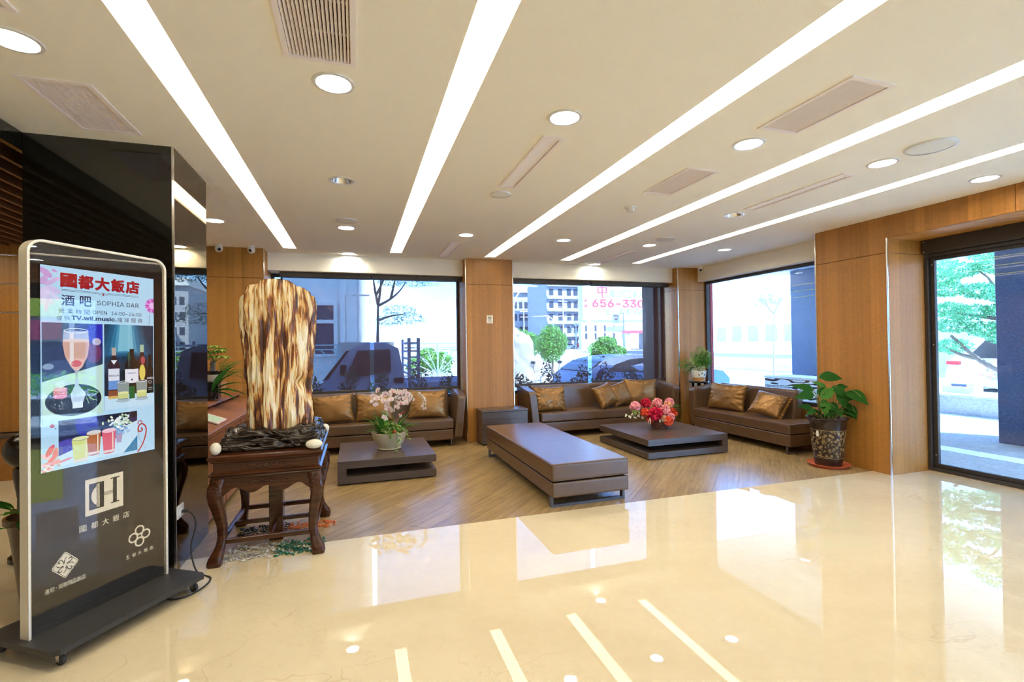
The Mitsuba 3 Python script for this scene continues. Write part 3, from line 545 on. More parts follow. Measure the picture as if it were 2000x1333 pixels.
# third picture: three drinks and a bunch of white flowers
P3 = sbox(.1215, .822, .4815, 1.031)
A(P3, '222a52', 1); A(ell(.24, 1.0, .05, .06), '2c30a8', 2, P3); A(ell(.16, .90, .06, .04), '4440b0', 2, P3); A(sbox(.32, 1.0, .4815, 1.031), '10182a', 2, P3); A(sbox(.12, .955, .30, .978), '3d4a72', 2, P3)
A(Polygon([(.1215, .868), (.30, .925), (.4815, .98), (.4815, .822), (.1215, .822)]), 'c6e6fa', 3, P3); A(Polygon([(.41, .822), (.4815, .90), (.4815, .822)]), '2f7fae', 4, P3)
for i in range(70): A(ell(.395 + rng.normal() * .032, .985 + rng.normal() * .017, .0085, .005, rng.uniform(0, 180)), ('e8f4e2', 'f4faf4', 'cfe6c0', '7aa884', 'dcecfa')[i % 5], 4 + i % 3, P3)
for i in range(26): A(ell(.385 + rng.normal() * .025, .935 + rng.normal() * .014, .011, .007, rng.uniform(0, 180)), ('8cb4e0', '5a86c0', 'a8c8ec', '3f74b8')[i % 4], 5, P3)
A(Polygon([(.37, .925), (.405, .925), (.40, .88), (.378, .88)]), 'b09cc0', 6, P3)
for x0, x1, zt, zb, c, foam in ((.237, .303, .952, .846, 'b4683c', 'd8d4d0'), (.306, .373, .950, .840, 'e0627a', 'f2c4d0'), (.174, .251, .935, .824, 'd2dd86', 'e2e8b0')):
    d = (x1 - x0) * .12; A(Polygon([(x0, zt), (x1, zt), (x1 - d, zb), (x0 + d, zb)]), c, 7, P3); A(ell((x0 + x1) / 2, zb, (x1 - x0) / 2 - d, .006), c, 7, P3); A(ell((x0 + x1) / 2, zt, (x1 - x0) / 2, .011), foam, 8, P3); A(Polygon([(x0 + d, zb + .012), (x1 - d, zb + .012), (x1 - d, zb), (x0 + d, zb)]), 'e4d6d8', 8, P3); A(sbox(x1 - .018, zb + .01, x1 - .013, zt - .01), 'f0e6d8', 8, P3)
A(ell(.2125, .935, .0385, .011).difference(ell(.2125, .935, .036, .009)), '50606a', 9, P3)
# red scroll, dots and the corner flower
A(ln(curve([(.484, .812), (.51, .85), (.527, .90), (.523, .945), (.503, .958), (.487, .94), (.492, .918), (.507, .922), (.503, .935)], 40), .007), 'b83a3a', 4)
A(ln(curve([(.488, .93), (.488, .90), (.505, .855), (.527, .82)], 20), .0014), 'b0485a', 4); A(ln(curve([(.487, .958), (.493, .975), (.505, .972), (.505, .96)], 14), .004), 'b83a3a', 4); A(ell(.097, 1.012, .009, .0085), 'b4404c', 4); A(ell(.109, .998, .003, .003), '55506a', 4)
for x, y, a, b, d, c in ((.088, .90, .030, .012, 60, 'e0687c'), (.108, .885, .026, .010, 75, 'e57a88'), (.072, .875, .024, .010, -30, 'f0c2d4'), (.098, .862, .028, .009, 40, 'e87c8c'), (.068, .84, .02, .008, 10, 'f2cadb'), (.107, .845, .02, .008, 20, 'ee9cae'), (.125, .84, .022, .006, 10, 'e6a4b8'), (.15, .845, .028, .005, 12, 'e08a9c')): A(ell(x, y, a, b, d), c, 4)
for i in range(34): A(ell(.082 + rng.normal() * .016, .828 + rng.normal() * .011, .006, .003, rng.uniform(0, 180)), ('f8e8ee', 'e2788c', 'f0b4c4')[i % 3], 5)
v0 = np.vstack([m.vertices for m, c in art]); off = np.cumsum([0] + [len(m.vertices) for m, c in art])
fa = np.vstack([m.faces + o for (m, c), o in zip(art, off)]); col = np.vstack([np.tile(c, (len(m.vertices), 1)) for m, c in art]) * SCREEN_GAIN
scr = K(mv(tm(v0, fa), z=-.0068))
scene[kiosk + '__screen'] = {**mikit.ply(scr, 'm_black', False, color=col), 'emitter': {'type': 'area', 'radiance': {'type': 'mesh_attribute', 'name': 'vertex_color'}}}
labels[kiosk + '__screen'] = {'label': 'lit screen with a bar poster, drinks and opening hours'}
part(kiosk, 'screen_backing', K(mv(prism(sbox(.0505, .803, .5795, 1.753), .004), z=-.0130)), 'm_black')
# printed emblems below the screen
LZ = -.0118
def logo(g, name, label): part(kiosk, name, K(mv(prism(g, .0006), z=LZ - .0020)), 'm_logo', label=label)
sq = sbox(.235, .547, .4125, .7245); inn = sbox(.252, .572, .3955, .7005)
left_c = Polygon([(.252, .572), (.252, .7005), (.320, .7005), (.320, .572)])
Cm = Point(.318, .636).buffer(.056, 20).intersection(sbox(.25, .58, .285, .70))
Hm = union_all([sbox(.290, .578, .2935, .694), sbox(.299, .574, .3125, .698), sbox(.3125, .640, .362, .6425), sbox(.3125, .634, .362, .6365), sbox(.3125, .6275, .362, .630), sbox(.362, .582, .381, .704), sbox(.352, .5765, .392, .583), sbox(.352, .700, .395, .706)])
emb = sq.difference(union_all([left_c, Hm])).union(Cm).union(sbox(.2865, .58, .290, .694)).union(sbox(.2935, .578, .299, .694))
logo(emb, 'square_emblem', 'square cream emblem with the letters C and H')
logo(union_all([fit(glyphs(c, .04), x, x + .031, .479, .510) for c, x in zip('國都大飯店', (.209, .260, .311, .361, .411))]), 'hotel_name', 'cream hotel name')
rings4 = union_all([Point(.4955 + a, .3575 + b).buffer(.0255, 16).difference(Point(.4955 + a, .3575 + b).buffer(.0175, 16)) for a, b in ((0, .031), (0, -.031), (.033, 0), (-.033, 0))])
logo(rings4, 'ring_emblem', 'cream emblem of four linked rings')
logo(union_all([fit(glyphs(c, .03), x, x + .019, .258, .277) for c, x in zip('五都大飯店', (.424, .456, .487, .519, .551))]), 'ring_emblem_name', 'small cream lettering under the rings')
dia = affinity.rotate(sbox(-.034, -.034, .034, .034).buffer(.010, 8), 45); dia = affinity.scale(dia, .92, 1.02)
def curl(a): return affinity.rotate(union_all([ln(curve([(.006, .006), (.020, .010), (.028, .020), (.022, .027), (.015, .022)], 18), .0042), ln(curve([(.010, .002), (.026, .002), (.034, -.006)], 12), .0034)]), a, origin=(0, 0))
dg = dia.difference(dia.buffer(-.003).difference(dia.buffer(-.005))).difference(union_all([curl(a) for a in (0, 90, 180, 270)]))
logo(affinity.translate(dg, .150, .354), 'diamond_emblem', 'cream rounded diamond emblem with scrolls')
logo(union_all([fit(glyphs(c, .03), x, x + .018, .252, .274) for c, x in zip('達欣商務精品飯店', (.069, .090, .123, .142, .161, .180, .199, .217))] + [ell(.1155, .263, .002, .002)]), 'diamond_emblem_name', 'small cream lettering under the diamond')
# foot plate on castors
base = Polygon([(-.030, -.245), (.700, -.245), (.700, .185), (.680, .215), (-.010, .215), (-.035, .185)])
bm = prism(base, .024); bm = put_in(bm, mat4((1, 0, 0), (0, 0, 1), (0, 1, 0), (0, .066, 0)))
part(kiosk, 'foot_plate', K(bm), 'm_base', label='dark grey foot plate')
part(kiosk, 'neck', K(box(.03, W_ - .03, .088, .12, -.048, -.012)), 'm_black')
for s, d in ((.02, .165), (.66, .165), (.02, -.205), (.66, -.205)):
    c = part(kiosk, 'castor', K(cat(box(s - .013, s + .013, .048, .066, d - .020, d + .014), box(s - .013, s - .010, .018, .050, d - .012, d + .008), box(s + .010, s + .013, .018, .050, d - .012, d + .008))), 'm_steel')
    part(c, 'wheel', K(put_in(mv(disc(.024, -.009, .009, c=.003), 0, 0, 0), mat4((0, 0, 1), (0, 1, 0), (1, 0, 0), (s, .024, d)))), 'm_rubber', 30)
# wall socket and cable
k = thing('wall_socket', 'square white wall socket at the foot of the mirrored pillar', 'socket')
part(k, 'plate', cbox(-1.056, -1.048, 3.435, 3.545, .315, .395, .003), 'm_plasticwhite'); part(k, 'insert', cbox(-1.049, -1.045, 3.462, 3.518, .335, .375, .002), 'm_white')
cab = curve([(-1.04, 3.49, .352), (-1.005, 3.48, .350), (-.965, 3.47, .29), (-.985, 3.46, .16), (-.965, 3.42, .05), (-.92, 3.36, .006), (-.84, 3.28, .006), (-.84, 3.16, .006), (-.92, 3.06, .006), (-1.02, 3.10, .006)], 60)
k = thing('power_cable', 'black power cable hanging from the wall socket to the display', 'cable')
part(k, 'cord', tube(cab, .0045, 8), 'm_rubber', True); part(k, 'plug', cbox(-1.044, -1.010, 3.48, 3.50, .343, .361, .004), 'm_rubber')
# ================================================================== SEATING
def sled(k, x0, x1, y, h, w=.05, t=.012, axis='x'):
    f = sbox(x0, 0, x1, h).difference(sbox(x0 + .022, .022, x1 - .022, h - .008))
    m = xz(prism(f, w), y - w / 2) if axis == 'x' else put_in(prism(f, w), mat4((0, 1, 0), (0, 0, 1), (1, 0, 0), (y - w / 2, 0, 0)))
    part(k, 'sled_leg', m, 'm_legsteel')
def crown(lx, ly, h):
    def fn(v):
        a = np.clip(1 - (2 * v[:, 0] / lx) ** 2, 0, 1); b = np.clip(1 - (2 * v[:, 1] / ly) ** 2, 0, 1)
        v = v.copy(); v[:, 2] += np.where(v[:, 2] > 0, h * (a * b) ** .5, 0) + .0025 * (meshkit.noise(v * np.array([7, 7, 7.])) - .5); return v
    return fn
def seat_pad(k, x0, x1, y0, y1, z0, z1, name='seat_cushion', cr_=.008):
    m = softbox(x1 - x0, y1 - y0, z1 - z0, .018, 3, 14, crown(x1 - x0, y1 - y0, cr_)); part(k, name, mv(m, (x0 + x1) / 2, (y0 + y1) / 2, (z0 + z1) / 2), 'm_leather', True)
    for zz_ in (z0 + .006, z1 - .004): piping(k, x0 + .004, x1 - .004, y0 + .004, y1 - .004, zz_)
def piping(k, x0, x1, y0, y1, z):
    c = .016; pts = []
    for cx_, cy_, a0 in ((x1 - c, y1 - c, 0), (x0 + c, y1 - c, 90), (x0 + c, y0 + c, 180), (x1 - c, y0 + c, 270)):
        for a in (0, 30, 60, 90): pts.append((cx_ + c * math.cos(math.radians(a0 + a)), cy_ + c * math.sin(math.radians(a0 + a)), z))
    pts = np.array(pts + pts[:1]); q = [pts[0]]
    for a, b in zip(pts[:-1], pts[1:]): q += [a + (b - a) * t for t in np.linspace(0, 1, 5)[1:]]
    part(k, 'piping', tube(np.array(q), .0026, 6, False), 'm_leather', True)
def seam(k, pts, name='seam'): part(k, name, tube(pts, .0028, 6), 'm_leather', True)
def pillow_mesh(w, h, t, seed, n=30, wr=1.0):
    u = np.linspace(-1, 1, n + 1); U, V = np.meshgrid(u, u, indexing='ij')
    pinch = 1 - .09 * (1 - V ** 2) * np.abs(U) ** 3; pinch2 = 1 - .09 * (1 - U ** 2) * np.abs(V) ** 3
    X, Yv = U * w / 2 * pinch, V * h / 2 * pinch2
    th = t / 2 * np.clip((1 - U ** 4) * (1 - V ** 4), 0, 1) ** .5 * (.75 + .25 * (1 - U ** 2) * (1 - V ** 2))
    P = np.stack([U * 2.2, V * 2.2, 0 * U + seed * 3.7], -1); wv = (meshkit.fbm(P, 3, seed) - .5) * .035 * wr
    rad = np.maximum(np.abs(U), np.abs(V)); ang = np.arctan2(V, U)
    pl = .006 * wr * np.sin(ang * 17 + seed) * np.clip((rad - .45) / .5, 0, 1) * (1 - np.clip((rad - .92) / .08, 0, 1))
    out = []
    for s in (1, -1):
        Z = s * (th + (wv * np.clip(1 - rad ** 6, 0, 1) + pl)); out.append(np.stack([X, Yv, np.where(rad > .999, 0, Z)], -1).reshape(-1, 3))
    i, j = np.meshgrid(np.arange(n), np.arange(n), indexing='ij'); a = i * (n + 1) + j
    q = np.stack([a, a + n + 1, a + n + 2, a + 1], -1).reshape(-1, 4); N = (n + 1) ** 2
    f = np.vstack([q[:, [0, 1, 2]], q[:, [0, 2, 3]]]); m = tm(np.vstack(out), np.vstack([f, f[:, ::-1] + N])); m.merge_vertices(digits_vertex=6); return m
def pillow(label, group, w, h, t, at, yaw=0, lean=18, roll=0, seed=1, wr=.6, ruffle=None):
    """Stands on its lower edge at 'at', leaning back; yaw 0 faces the camera side (-y)."""
    m = pillow_mesh(w, h, t, seed, wr=wr); parts_ = [('cover', m)]
    if ruffle is not None:
        g = np.linspace(-1, 1, 46); zz = .016 * np.sin(g * 34) + .006 * np.sin(g * 71); x0 = ruffle * w / 2 * .965
        v = []
        for q in (0, 1): v.append(np.stack([x0 + ruffle * q * .035 + 0 * g, g * h / 2 * .96, zz * (0.3 + q)], -1))
        n = len(g); i = np.arange(n - 1); parts_.append(('ruffle', tm(np.vstack(v), np.vstack([np.stack([i, i + 1, i + n], 1), np.stack([i + 1, i + n + 1, i + n], 1)]))))
    M = mat4((1, 0, 0), (0, 0, 1), (0, -1, 0))
    k = thing('throw_pillow', label, 'pillow', group)
    zmin = None
    for nm, mm in parts_:
        mm = put_in(mm, M); mm = rot(mm, roll, [0, 1, 0]); mm = rot(mm, -lean, [1, 0, 0]); mm = rotz(mm, yaw)
        if zmin is None: zmin = mm.vertices[:, 2].min()
        part(k, nm, mv(mm, at[0], at[1], at[2] - zmin), 'm_pillow', True)
def arm_mesh(x0b, x1b, x0t, x1t, y0, y1, zb, zf, zr):
    """A flared upholstered arm: wider at the top, its top rising to the back."""
    m = softbox(1, 1, 1, .10, 3, 5); v = m.vertices + .5
    xb, xt = x0b + v[:, 0] * (x1b - x0b), x0t + v[:, 0] * (x1t - x0t)
    top = zf + (zr - zf) * v[:, 1]
    return tm(np.column_stack([xb + (xt - xb) * v[:, 2], y0 + v[:, 1] * (y1 - y0), zb + v[:, 2] * (top - zb)]), m.faces)
def straight_sofa(x0, x1, label, arms, xi0, xi1):
    k = thing('sofa', label, 'sofa')
    yf, yb = 6.46, 7.055
    m = softbox(xi1 - xi0, yb - yf - .02, .145, .018, 3, 8); part(k, 'base', mv(m, (xi0 + xi1) / 2, (yf + yb) / 2, .165), 'm_leather', True)
    seat_pad(k, xi0, xi1, yf - .005, 6.90, .245, .368)
    b = softbox(xi1 - xi0 + .02, .17, .50, .035, 3, 8); b = rot(b, -6, [1, 0, 0]); part(k, 'backrest', mv(b, (xi0 + xi1) / 2, 6.945, .487), 'm_leather', True)
    for s in arms:
        if s < 0: part(k, 'armrest', arm_mesh(xi0 - .125, xi0 + .0, xi0 - .185, xi0 - .065, yf, yb, .10, .685, .755), 'm_leather', True)
        else: part(k, 'armrest', arm_mesh(xi1, xi1 + .125, xi1 + .065, xi1 + .18, yf, yb, .10, .685, .755), 'm_leather', True)
    for xx in (xi0 + .04, xi1 - .03):
        f = sbox(yf + .012, 0, yb - .05, .095).difference(sbox(yf + .034, .018, yb - .072, .087)); part(k, 'sled_leg', yz(prism(f, .012), xx - .006), 'm_legsteel')
    return k
straight_sofa(0, 0, 'long bronze brown leather sofa under the left window, behind the orchid', (-1, 1), -.865, 1.24)
straight_sofa(0, 0, 'bronze brown leather sofa under the middle window with flared arms', (-1, 1), 2.51, 4.70)
# the chaise sofa along the right window: one arm at its far end, open at the near end
k = thing('sofa', 'brown leather chaise sofa along the right window, open at its near end', 'sofa')
x0, x1, y0, y1 = 4.88, 5.42, 4.44, 6.16
m = softbox(x1 - x0, y1 - y0, .145, .016, 3, 8); part(k, 'base', mv(m, (x0 + x1) / 2, (y0 + y1) / 2, .165), 'm_leather', True)
seat_pad(k, x0 - .004, x1, y0 - .004, y1 - .01, .243, .365)
b = softbox(.15, 1.40, .46, .05, 4, 6); b = rot(b, 8, [0, 1, 0]); part(k, 'backrest', mv(b, 5.355, 5.42, .505), 'm_leather', True)
am = arm_mesh(0, .11, .03, .15, 0, .54, .10, .665, .725); am = put_in(am, mat4((0, 1, 0), (1, 0, 0), (0, 0, 1), (4.88, 6.12, 0))); part(k, 'armrest', am, 'm_leather', True)
for yy in (4.50, 6.05):
    f = sbox(x0 + .012, 0, x1 - .02, .095).difference(sbox(x0 + .034, .018, x1 - .042, .087)); part(k, 'sled_leg', xz(prism(f, .012), yy - .006), 'm_legsteel')
PG = 'bronze leather pillows'
pillow('large bronze pillow at the left end of the left sofa, beside the petrified wood', None, .52, .38, .15, (-.30, 6.66, .370), 0, 14, -3, 1)
pillow('bronze pillow in the middle of the left sofa, behind the orchid', None, .50, .38, .15, (.22, 6.68, .370), 0, 14, 1, 2)
pillow('bronze pillow at the right end of the left sofa, propped against its back', None, .54, .40, .15, (.92, 6.67, .370), 0, 15, 2, 3)
pillow('creased bronze pillow at the left end of the middle sofa', None, .52, .38, .15, (2.72, 6.66, .370), -4, 16, 0, 4, 1.5)
pillow('front one of the two square scatter pillows leaning on the middle sofa', None, .40, .36, .15, (3.62, 6.60, .370), 14, 26, -14, 5, .6, 1)
pillow('second square scatter pillow tucked behind the front one on the middle sofa', None, .40, .36, .14, (3.93, 6.70, .370), 10, 20, -12, 6, .6, 1)
pillow('large bronze pillow in the right corner of the middle sofa', None, .58, .42, .16, (4.33, 6.74, .370), -8, 12, 2, 7)
pillow('large bronze pillow against the back of the chaise sofa, far end', None, .62, .40, .16, (5.12, 5.72, .368), -78, 16, 1, 8, 1.1)
pillow('small tilted bronze pillow lying on the chaise sofa, near end', None, .42, .36, .15, (5.12, 4.98, .368), -66, 40, 12, 9, .7, 1)
# the wide bench in the middle
k = thing('bench', 'wide brown leather bench on a dark steel sled frame in the middle of the lounge', 'bench')
m = softbox(.715, 2.10, .125, .014, 3, 8); part(k, 'base', mv(m, 1.872, 4.72, .152), 'm_leather', True)
seat_pad(k, 1.510, 2.228, 3.665, 5.775, .226, .368, 'seat_cushion', .010)
part(k, 'core', cbox(1.54, 2.20, 3.70, 5.74, .205, .235, .003), 'm_black')
for yy in (3.745, 5.70): sled(k, 1.522, 2.216, yy, .093, .045)
# side table, coffee tables
k = thing('side_table', 'dark wood cube side table in front of the middle column', 'side table')
part(k, 'body', cbox(1.600, 2.260, 6.335, 6.650, .018, .445, .003), 'm_darkwood'); part(k, 'top', cbox(1.596, 2.264, 6.330, 6.655, .447, .475, .003), 'm_darkwood'); part(k, 'plinth', cbox(1.62, 2.24, 6.36, 6.64, 0, .018, .002), 'm_black')
def coffee(x0, x1, y0, y1, label, open_right):
    k = thing('coffee_table', label, 'coffee table')
    part(k, 'top', cbox(x0, x1, y0, y1, .160, .236, .002), 'm_darkwood'); part(k, 'lower_slab', cbox(x0, x1, y0, y1, .012, .084, .002), 'm_darkwood')
    e = (x0, x0 + .085) if open_right else (x1 - .085, x1)
    part(k, 'end_panel', cbox(e[0], e[1], y0, y1, .083, .161, .001), 'm_darkwood')
    cx = x1 - .33 if open_right else x0 + .33; part(k, 'support', box(cx - .03, cx + .03, y0 + .35, y1 - .35, .083, .161), 'm_black')
    part(k, 'plinth', cbox(x0 + .05, x1 - .05, y0 + .05, y1 - .05, 0, .013, .001), 'm_black')
coffee(-.192, .775, 5.02, 6.02, 'low square dark wood coffee table carrying the orchid bowl', True)
coffee(3.195, 4.325, 4.83, 6.00, 'low square dark wood coffee table carrying the flower basket', False)
# ================================================================== CARVED STAND WITH THE PETRIFIED WOOD
SX0, SX1, SY0, SY1 = -.862, -.250, 3.447, 4.19
cx, cyy = (SX0 + SX1) / 2, (SY0 + SY1) / 2; hx, hy = (SX1 - SX0) / 2, (SY1 - SY0) / 2
st = thing('carved_stand', 'carved glossy rosewood stand with claw feet carrying the petrified wood', 'stand')
def frame_prof(prof):   # a rectangular loft: (offset beyond the stand's sides, height)
    v, f = [], []
    for o, z in prof: v += [(cx - hx - o, cyy - hy - o, z), (cx + hx + o, cyy - hy - o, z), (cx + hx + o, cyy + hy + o, z), (cx - hx - o, cyy + hy + o, z)]
    for i in range(len(prof) - 1):
        for s in range(4): a, b = i * 4 + s, i * 4 + (s + 1) % 4; f += [(a, b, b + 4), (a, b + 4, a + 4)]
    n = (len(prof) - 1) * 4; f += [(0, 2, 1), (0, 3, 2), (n, n + 1, n + 2), (n, n + 2, n + 3)]
    return tm(v, f)
part(st, 'top', frame_prof([(-.02, .638), (.006, .638), (.012, .644), (.012, .650), (.022, .658), (.030, .668), (.027, .680), (.016, .688), (-.02, .690)]), 'm_rosewood', 25)
part(st, 'frieze', frame_prof([(-.03, .576), (.0, .576), (.0, .640), (-.03, .640)]), 'm_rosewood')
part(st, 'moulding', frame_prof([(-.03, .536), (.006, .536), (.014, .545), (.010, .553), (.022, .562), (.020, .573), (.006, .580), (-.03, .580)]), 'm_rosewood', 25)
def scrollwork(L, h, seed):
    r = np.random.default_rng(seed); out = []
    for i in range(7):
        x = -L * .42 + L * .84 * i / 6; s = 1 if i % 2 else -1; q = np.linspace(0, 4.4, 16)
        rr = h * .34 * (1 - q / 6.5); out.append(np.column_stack([x + rr * np.cos(q + i) * 1.35, s * rr * np.sin(q + i), 0 * q]))
        if i < 6: t = np.linspace(0, 1, 8); out.append(np.column_stack([x + t * L * .14, h * .22 * np.sin(t * 6.3) * s, 0 * t]))
    return cat([tube(p, .0048, 5) for p in out])
for side in range(4):
    wd = (SX1 - SX0) if side % 2 == 0 else (SY1 - SY0)
    def place(m):
        m = put_in(m, mat4((1, 0, 0), (0, 0, 1), (0, -1, 0))); m = mv(m, 0, -(hy if side % 2 == 0 else hx), 0); return mv(rotz(m, side * 90), cx, cyy, 0)
    fp = part(st, 'carved_panel', place(mv(prism(sbox(-wd * .30, -.025, wd * .28, .025).difference(sbox(-wd * .30 + .005, -.020, wd * .28 - .005, .020)), .004), 0, .609, -.001)), 'm_rosewood')
    part(fp, 'scrollwork', place(mv(scrollwork(wd * .54, .040, side), 0, .609, .001)), 'm_rosewood', True)
    t = np.linspace(-1, 1, 33); bot = .455 + .035 * np.abs(t) ** 1.2 * 0 + .020 * np.cos(t * 9.42) * (np.abs(t) < .8) - .055 * np.clip((np.abs(t) - .78) / .22, 0, 1) ** 1.5
    ap = Polygon([(a * (wd / 2 - .03), z) for a, z in zip(t, bot)] + [(wd / 2 - .03, .538), (-wd / 2 + .03, .538)])
    part(st, 'apron', place(mv(prism(ap, .022), z=-.03)), 'm_rosewood')
    g = sbox(-wd * .22, -.010, wd * .22, .010).buffer(.013); 
    cp_ = part(st, 'apron_cartouche', place(mv(prism(g.difference(g.buffer(-.004)), .004), 0, .504, -.009)), 'm_rosewood'); part(cp_, 'scrollwork', place(mv(scrollwork(wd * .40, .034, 9 + side), 0, .504, -.007)), 'm_rosewood', True)
def stand_leg():
    zz = np.array([.540, .50, .45, .39, .32, .24, .17, .12, .08, .05, .02, .0]); off = np.array([.004, .018, .027, .022, .008, -.005, -.007, .001, .013, .024, .030, .028]); w = np.array([.082, .086, .084, .076, .066, .056, .052, .054, .064, .078, .082, .072])
    zi = np.linspace(.54, 0, 46); o, ww = np.interp(zi, zz[::-1], off[::-1]), np.interp(zi, zz[::-1], w[::-1])
    v = []; g = np.arange(20) * 2 * np.pi / 20
    for z, a, b in zip(zi, o, ww):
        c, s = np.cos(g), np.sin(g); rr = 1 / (np.abs(c) ** 5 + np.abs(s) ** 5) ** .2
        claw = 1 + (.09 * np.abs(np.sin(g * 2 + .785)) ** .5 - .05) * (z < .09)
        v.append(np.column_stack([a + (b / 2) * rr * c * claw, a + (b / 2) * rr * s * claw, 0 * g + z]))
    v = np.vstack(v); n = 20; f = []
    i, j = np.meshgrid(np.arange(45), np.arange(n), indexing='ij'); q = np.stack([i * n + j, (i + 1) * n + j, (i + 1) * n + (j + 1) % n, i * n + (j + 1) % n], -1).reshape(-1, 4)
    v = np.vstack([v, [[.018, .018, 0]]]); jj = np.arange(n); return tm(v, np.vstack([q[:, [0, 1, 2]], q[:, [0, 2, 3]], np.stack([45 * n + (jj + 1) % n, 45 * n + jj, jj * 0 + 46 * n], 1)]))
lm = stand_leg(); r_ = np.random.default_rng(3); kc = []
for i in range(16):
    q = np.linspace(0, 5, 12); rr = .013 * (1 - q / 7); c0 = np.array([.045 * (i % 2 == 0) + .02, .045 * (i % 2) + .02, 0]) ; u0_ = r_.uniform(-.022, .030); z0_ = r_.uniform(.42, .525)
    p = np.column_stack([0 * q, 0 * q, z0_ + rr * np.sin(q + i)])
    if i % 2 == 0: p[:, 0] = .063; p[:, 1] = u0_ + rr * np.cos(q + i)
    else: p[:, 1] = .063; p[:, 0] = u0_ + rr * np.cos(q + i)
    kc.append(tube(p, .0042, 5))
kc = cat(kc)
for sx in (-1, 1):
    for sy_ in (-1, 1):
        M = mat4((sx, 0, 0), (0, sy_, 0), (0, 0, 1), (cx + sx * (hx - .034), cyy + sy_ * (hy - .034), 0))
        lg = part(st, 'leg', put_in(lm, M), 'm_rosewood', 60); part(lg, 'knee_carving', put_in(kc, M), 'm_rosewood', True, kind='stuff')
zs0, zs1 = .122, .153
for b in ((SX0 + .03, SX1 - .03, SY0 + .018, SY0 + .044), (SX0 + .03, SX1 - .03, SY1 - .044, SY1 - .018), (SX0 + .018, SX0 + .044, SY0 + .03, SY1 - .03), (SX1 - .044, SX1 - .018, SY0 + .03, SY1 - .03)): part(st, 'stretcher', cbox(*b, zs0, zs1, .003), 'm_rosewood')
part(st, 'cross_stretcher', cbox(SX0 + .044, SX1 - .044, cyy - .013, cyy + .013, zs0 + .002, zs1 - .002, .003), 'm_rosewood'); part(st, 'cross_stretcher', cbox(cx - .013, cx + .013, SY0 + .044, SY1 - .044, zs0 + .001, zs1 - .003, .003), 'm_rosewood')
part(st, 'centre_post', cbox(cx - .045, cx + .045, cyy - .045, cyy + .045, .0, .56, .004), 'm_rosewood')
# root-carved base
BXC, BYC = -.545, 3.815
m = softbox(.62, .64, .14, .03, 3, 60); v = m.vertices.copy(); z = v[:, 2] + .07
ins = .055 * (z / .14); v[:, 0] *= 1 - ins / .33; v[:, 1] *= 1 - ins / .32
w_ = meshkit.fbm(v * np.array([5, 5, 9.]) + 3, 3, 5); rd = 1 - np.abs(2 * meshkit.noise(np.column_stack([v[:, 0] * 11 + w_ * 5, v[:, 1] * 11 - w_ * 5, v[:, 2] * 26 + w_ * 4]), 8) - 1) * 1.6
nrm = trimesh.Trimesh(v, m.faces, process=False).vertex_normals
rad = np.hypot(v[:, 0], v[:, 1]); edge = np.clip((rad - .16) / .12, 0, 1); v += nrm * ((rd * .030 - .012) * edge * np.clip(z / .02, 0, 1))[:, None]
v[:, 2] += .028 * (meshkit.noise(np.column_stack([v[:, 0] * 4, v[:, 1] * 4, 0 * z]), 2) - .35) * edge * (z > .05); v[:, 2] -= v[:, 2].min()
cb = thing('root_carving', 'dark glossy pedestal carved like tangled roots under the petrified wood', 'pedestal'); part(cb, 'block', mv(tm(v * [1, 1, .86], m.faces), BXC, BYC, .69), 'm_carved', True)
r_ = np.random.default_rng(17); rt = []
for i in range(30):
    s0 = r_.uniform(0, 4); n = 22; q = np.linspace(0, r_.uniform(.45, .95), n); z0 = r_.uniform(.02, .10); ph = r_.uniform(0, 6.3); pts = []
    for t in q:
        w = (s0 + t) % 4; e = int(w); f = w - e; hw, hd = .305, .312; zz_ = np.clip(z0 + .030 * math.sin(t * 9 + ph), .012, .122); k_ = 1 - .17 * zz_ / .14
        x_, y_ = [(-hw + 2 * hw * f, -hd), (hw, -hd + 2 * hd * f), (hw - 2 * hw * f, hd), (-hw, hd - 2 * hd * f)][e]; pts.append((BXC + x_ * k_, BYC + y_ * k_, (.69 + zz_ * .86)))
    rt.append(tube(np.array(pts), .006 + .010 * np.sin(np.pi * np.linspace(0.05, .95, n)), 7))
for i in range(14):
    e = i % 4; f = r_.uniform(.1, .9); hw, hd = .302, .308; q = np.linspace(0, 8, 30); rr = .034 * (1 - q / 9.5); u_, w_2 = rr * np.cos(q + i), rr * np.sin(q + i); zc_ = .69 + .86 * np.clip(r_.uniform(.05, .09) + w_2, .012, .135)
    x_, y_ = [(-hw + 2 * hw * f + u_, -hd + 0 * u_), (hw + 0 * u_, -hd + 2 * hd * f + u_), (hw - 2 * hw * f + u_, hd + 0 * u_), (-hw + 0 * u_, hd - 2 * hd * f + u_)][e]
    k_ = 1 - .17 * (zc_ - .69) / .12; rt.append(tube(np.column_stack([BXC + x_ * k_, BYC + y_ * k_, zc_]), .0065, 6))
for i in range(16):
    a_ = r_.uniform(0, 6.283); q = np.linspace(0, 1, 14); rr = .215 + .10 * q; a2 = a_ + .5 * q * r_.choice([-1, 1]); rt.append(tube(np.column_stack([BXC + rr * np.cos(a2) * 1.0, BYC + rr * np.sin(a2) * .95, .815 - .03 * q ** 2 + .008 * np.sin(q * 9)]), .010 * np.sin(np.pi * (q * .9 + .05)) + .004, 6))
part(cb, 'root_relief', cat(rt), 'm_carved', True)
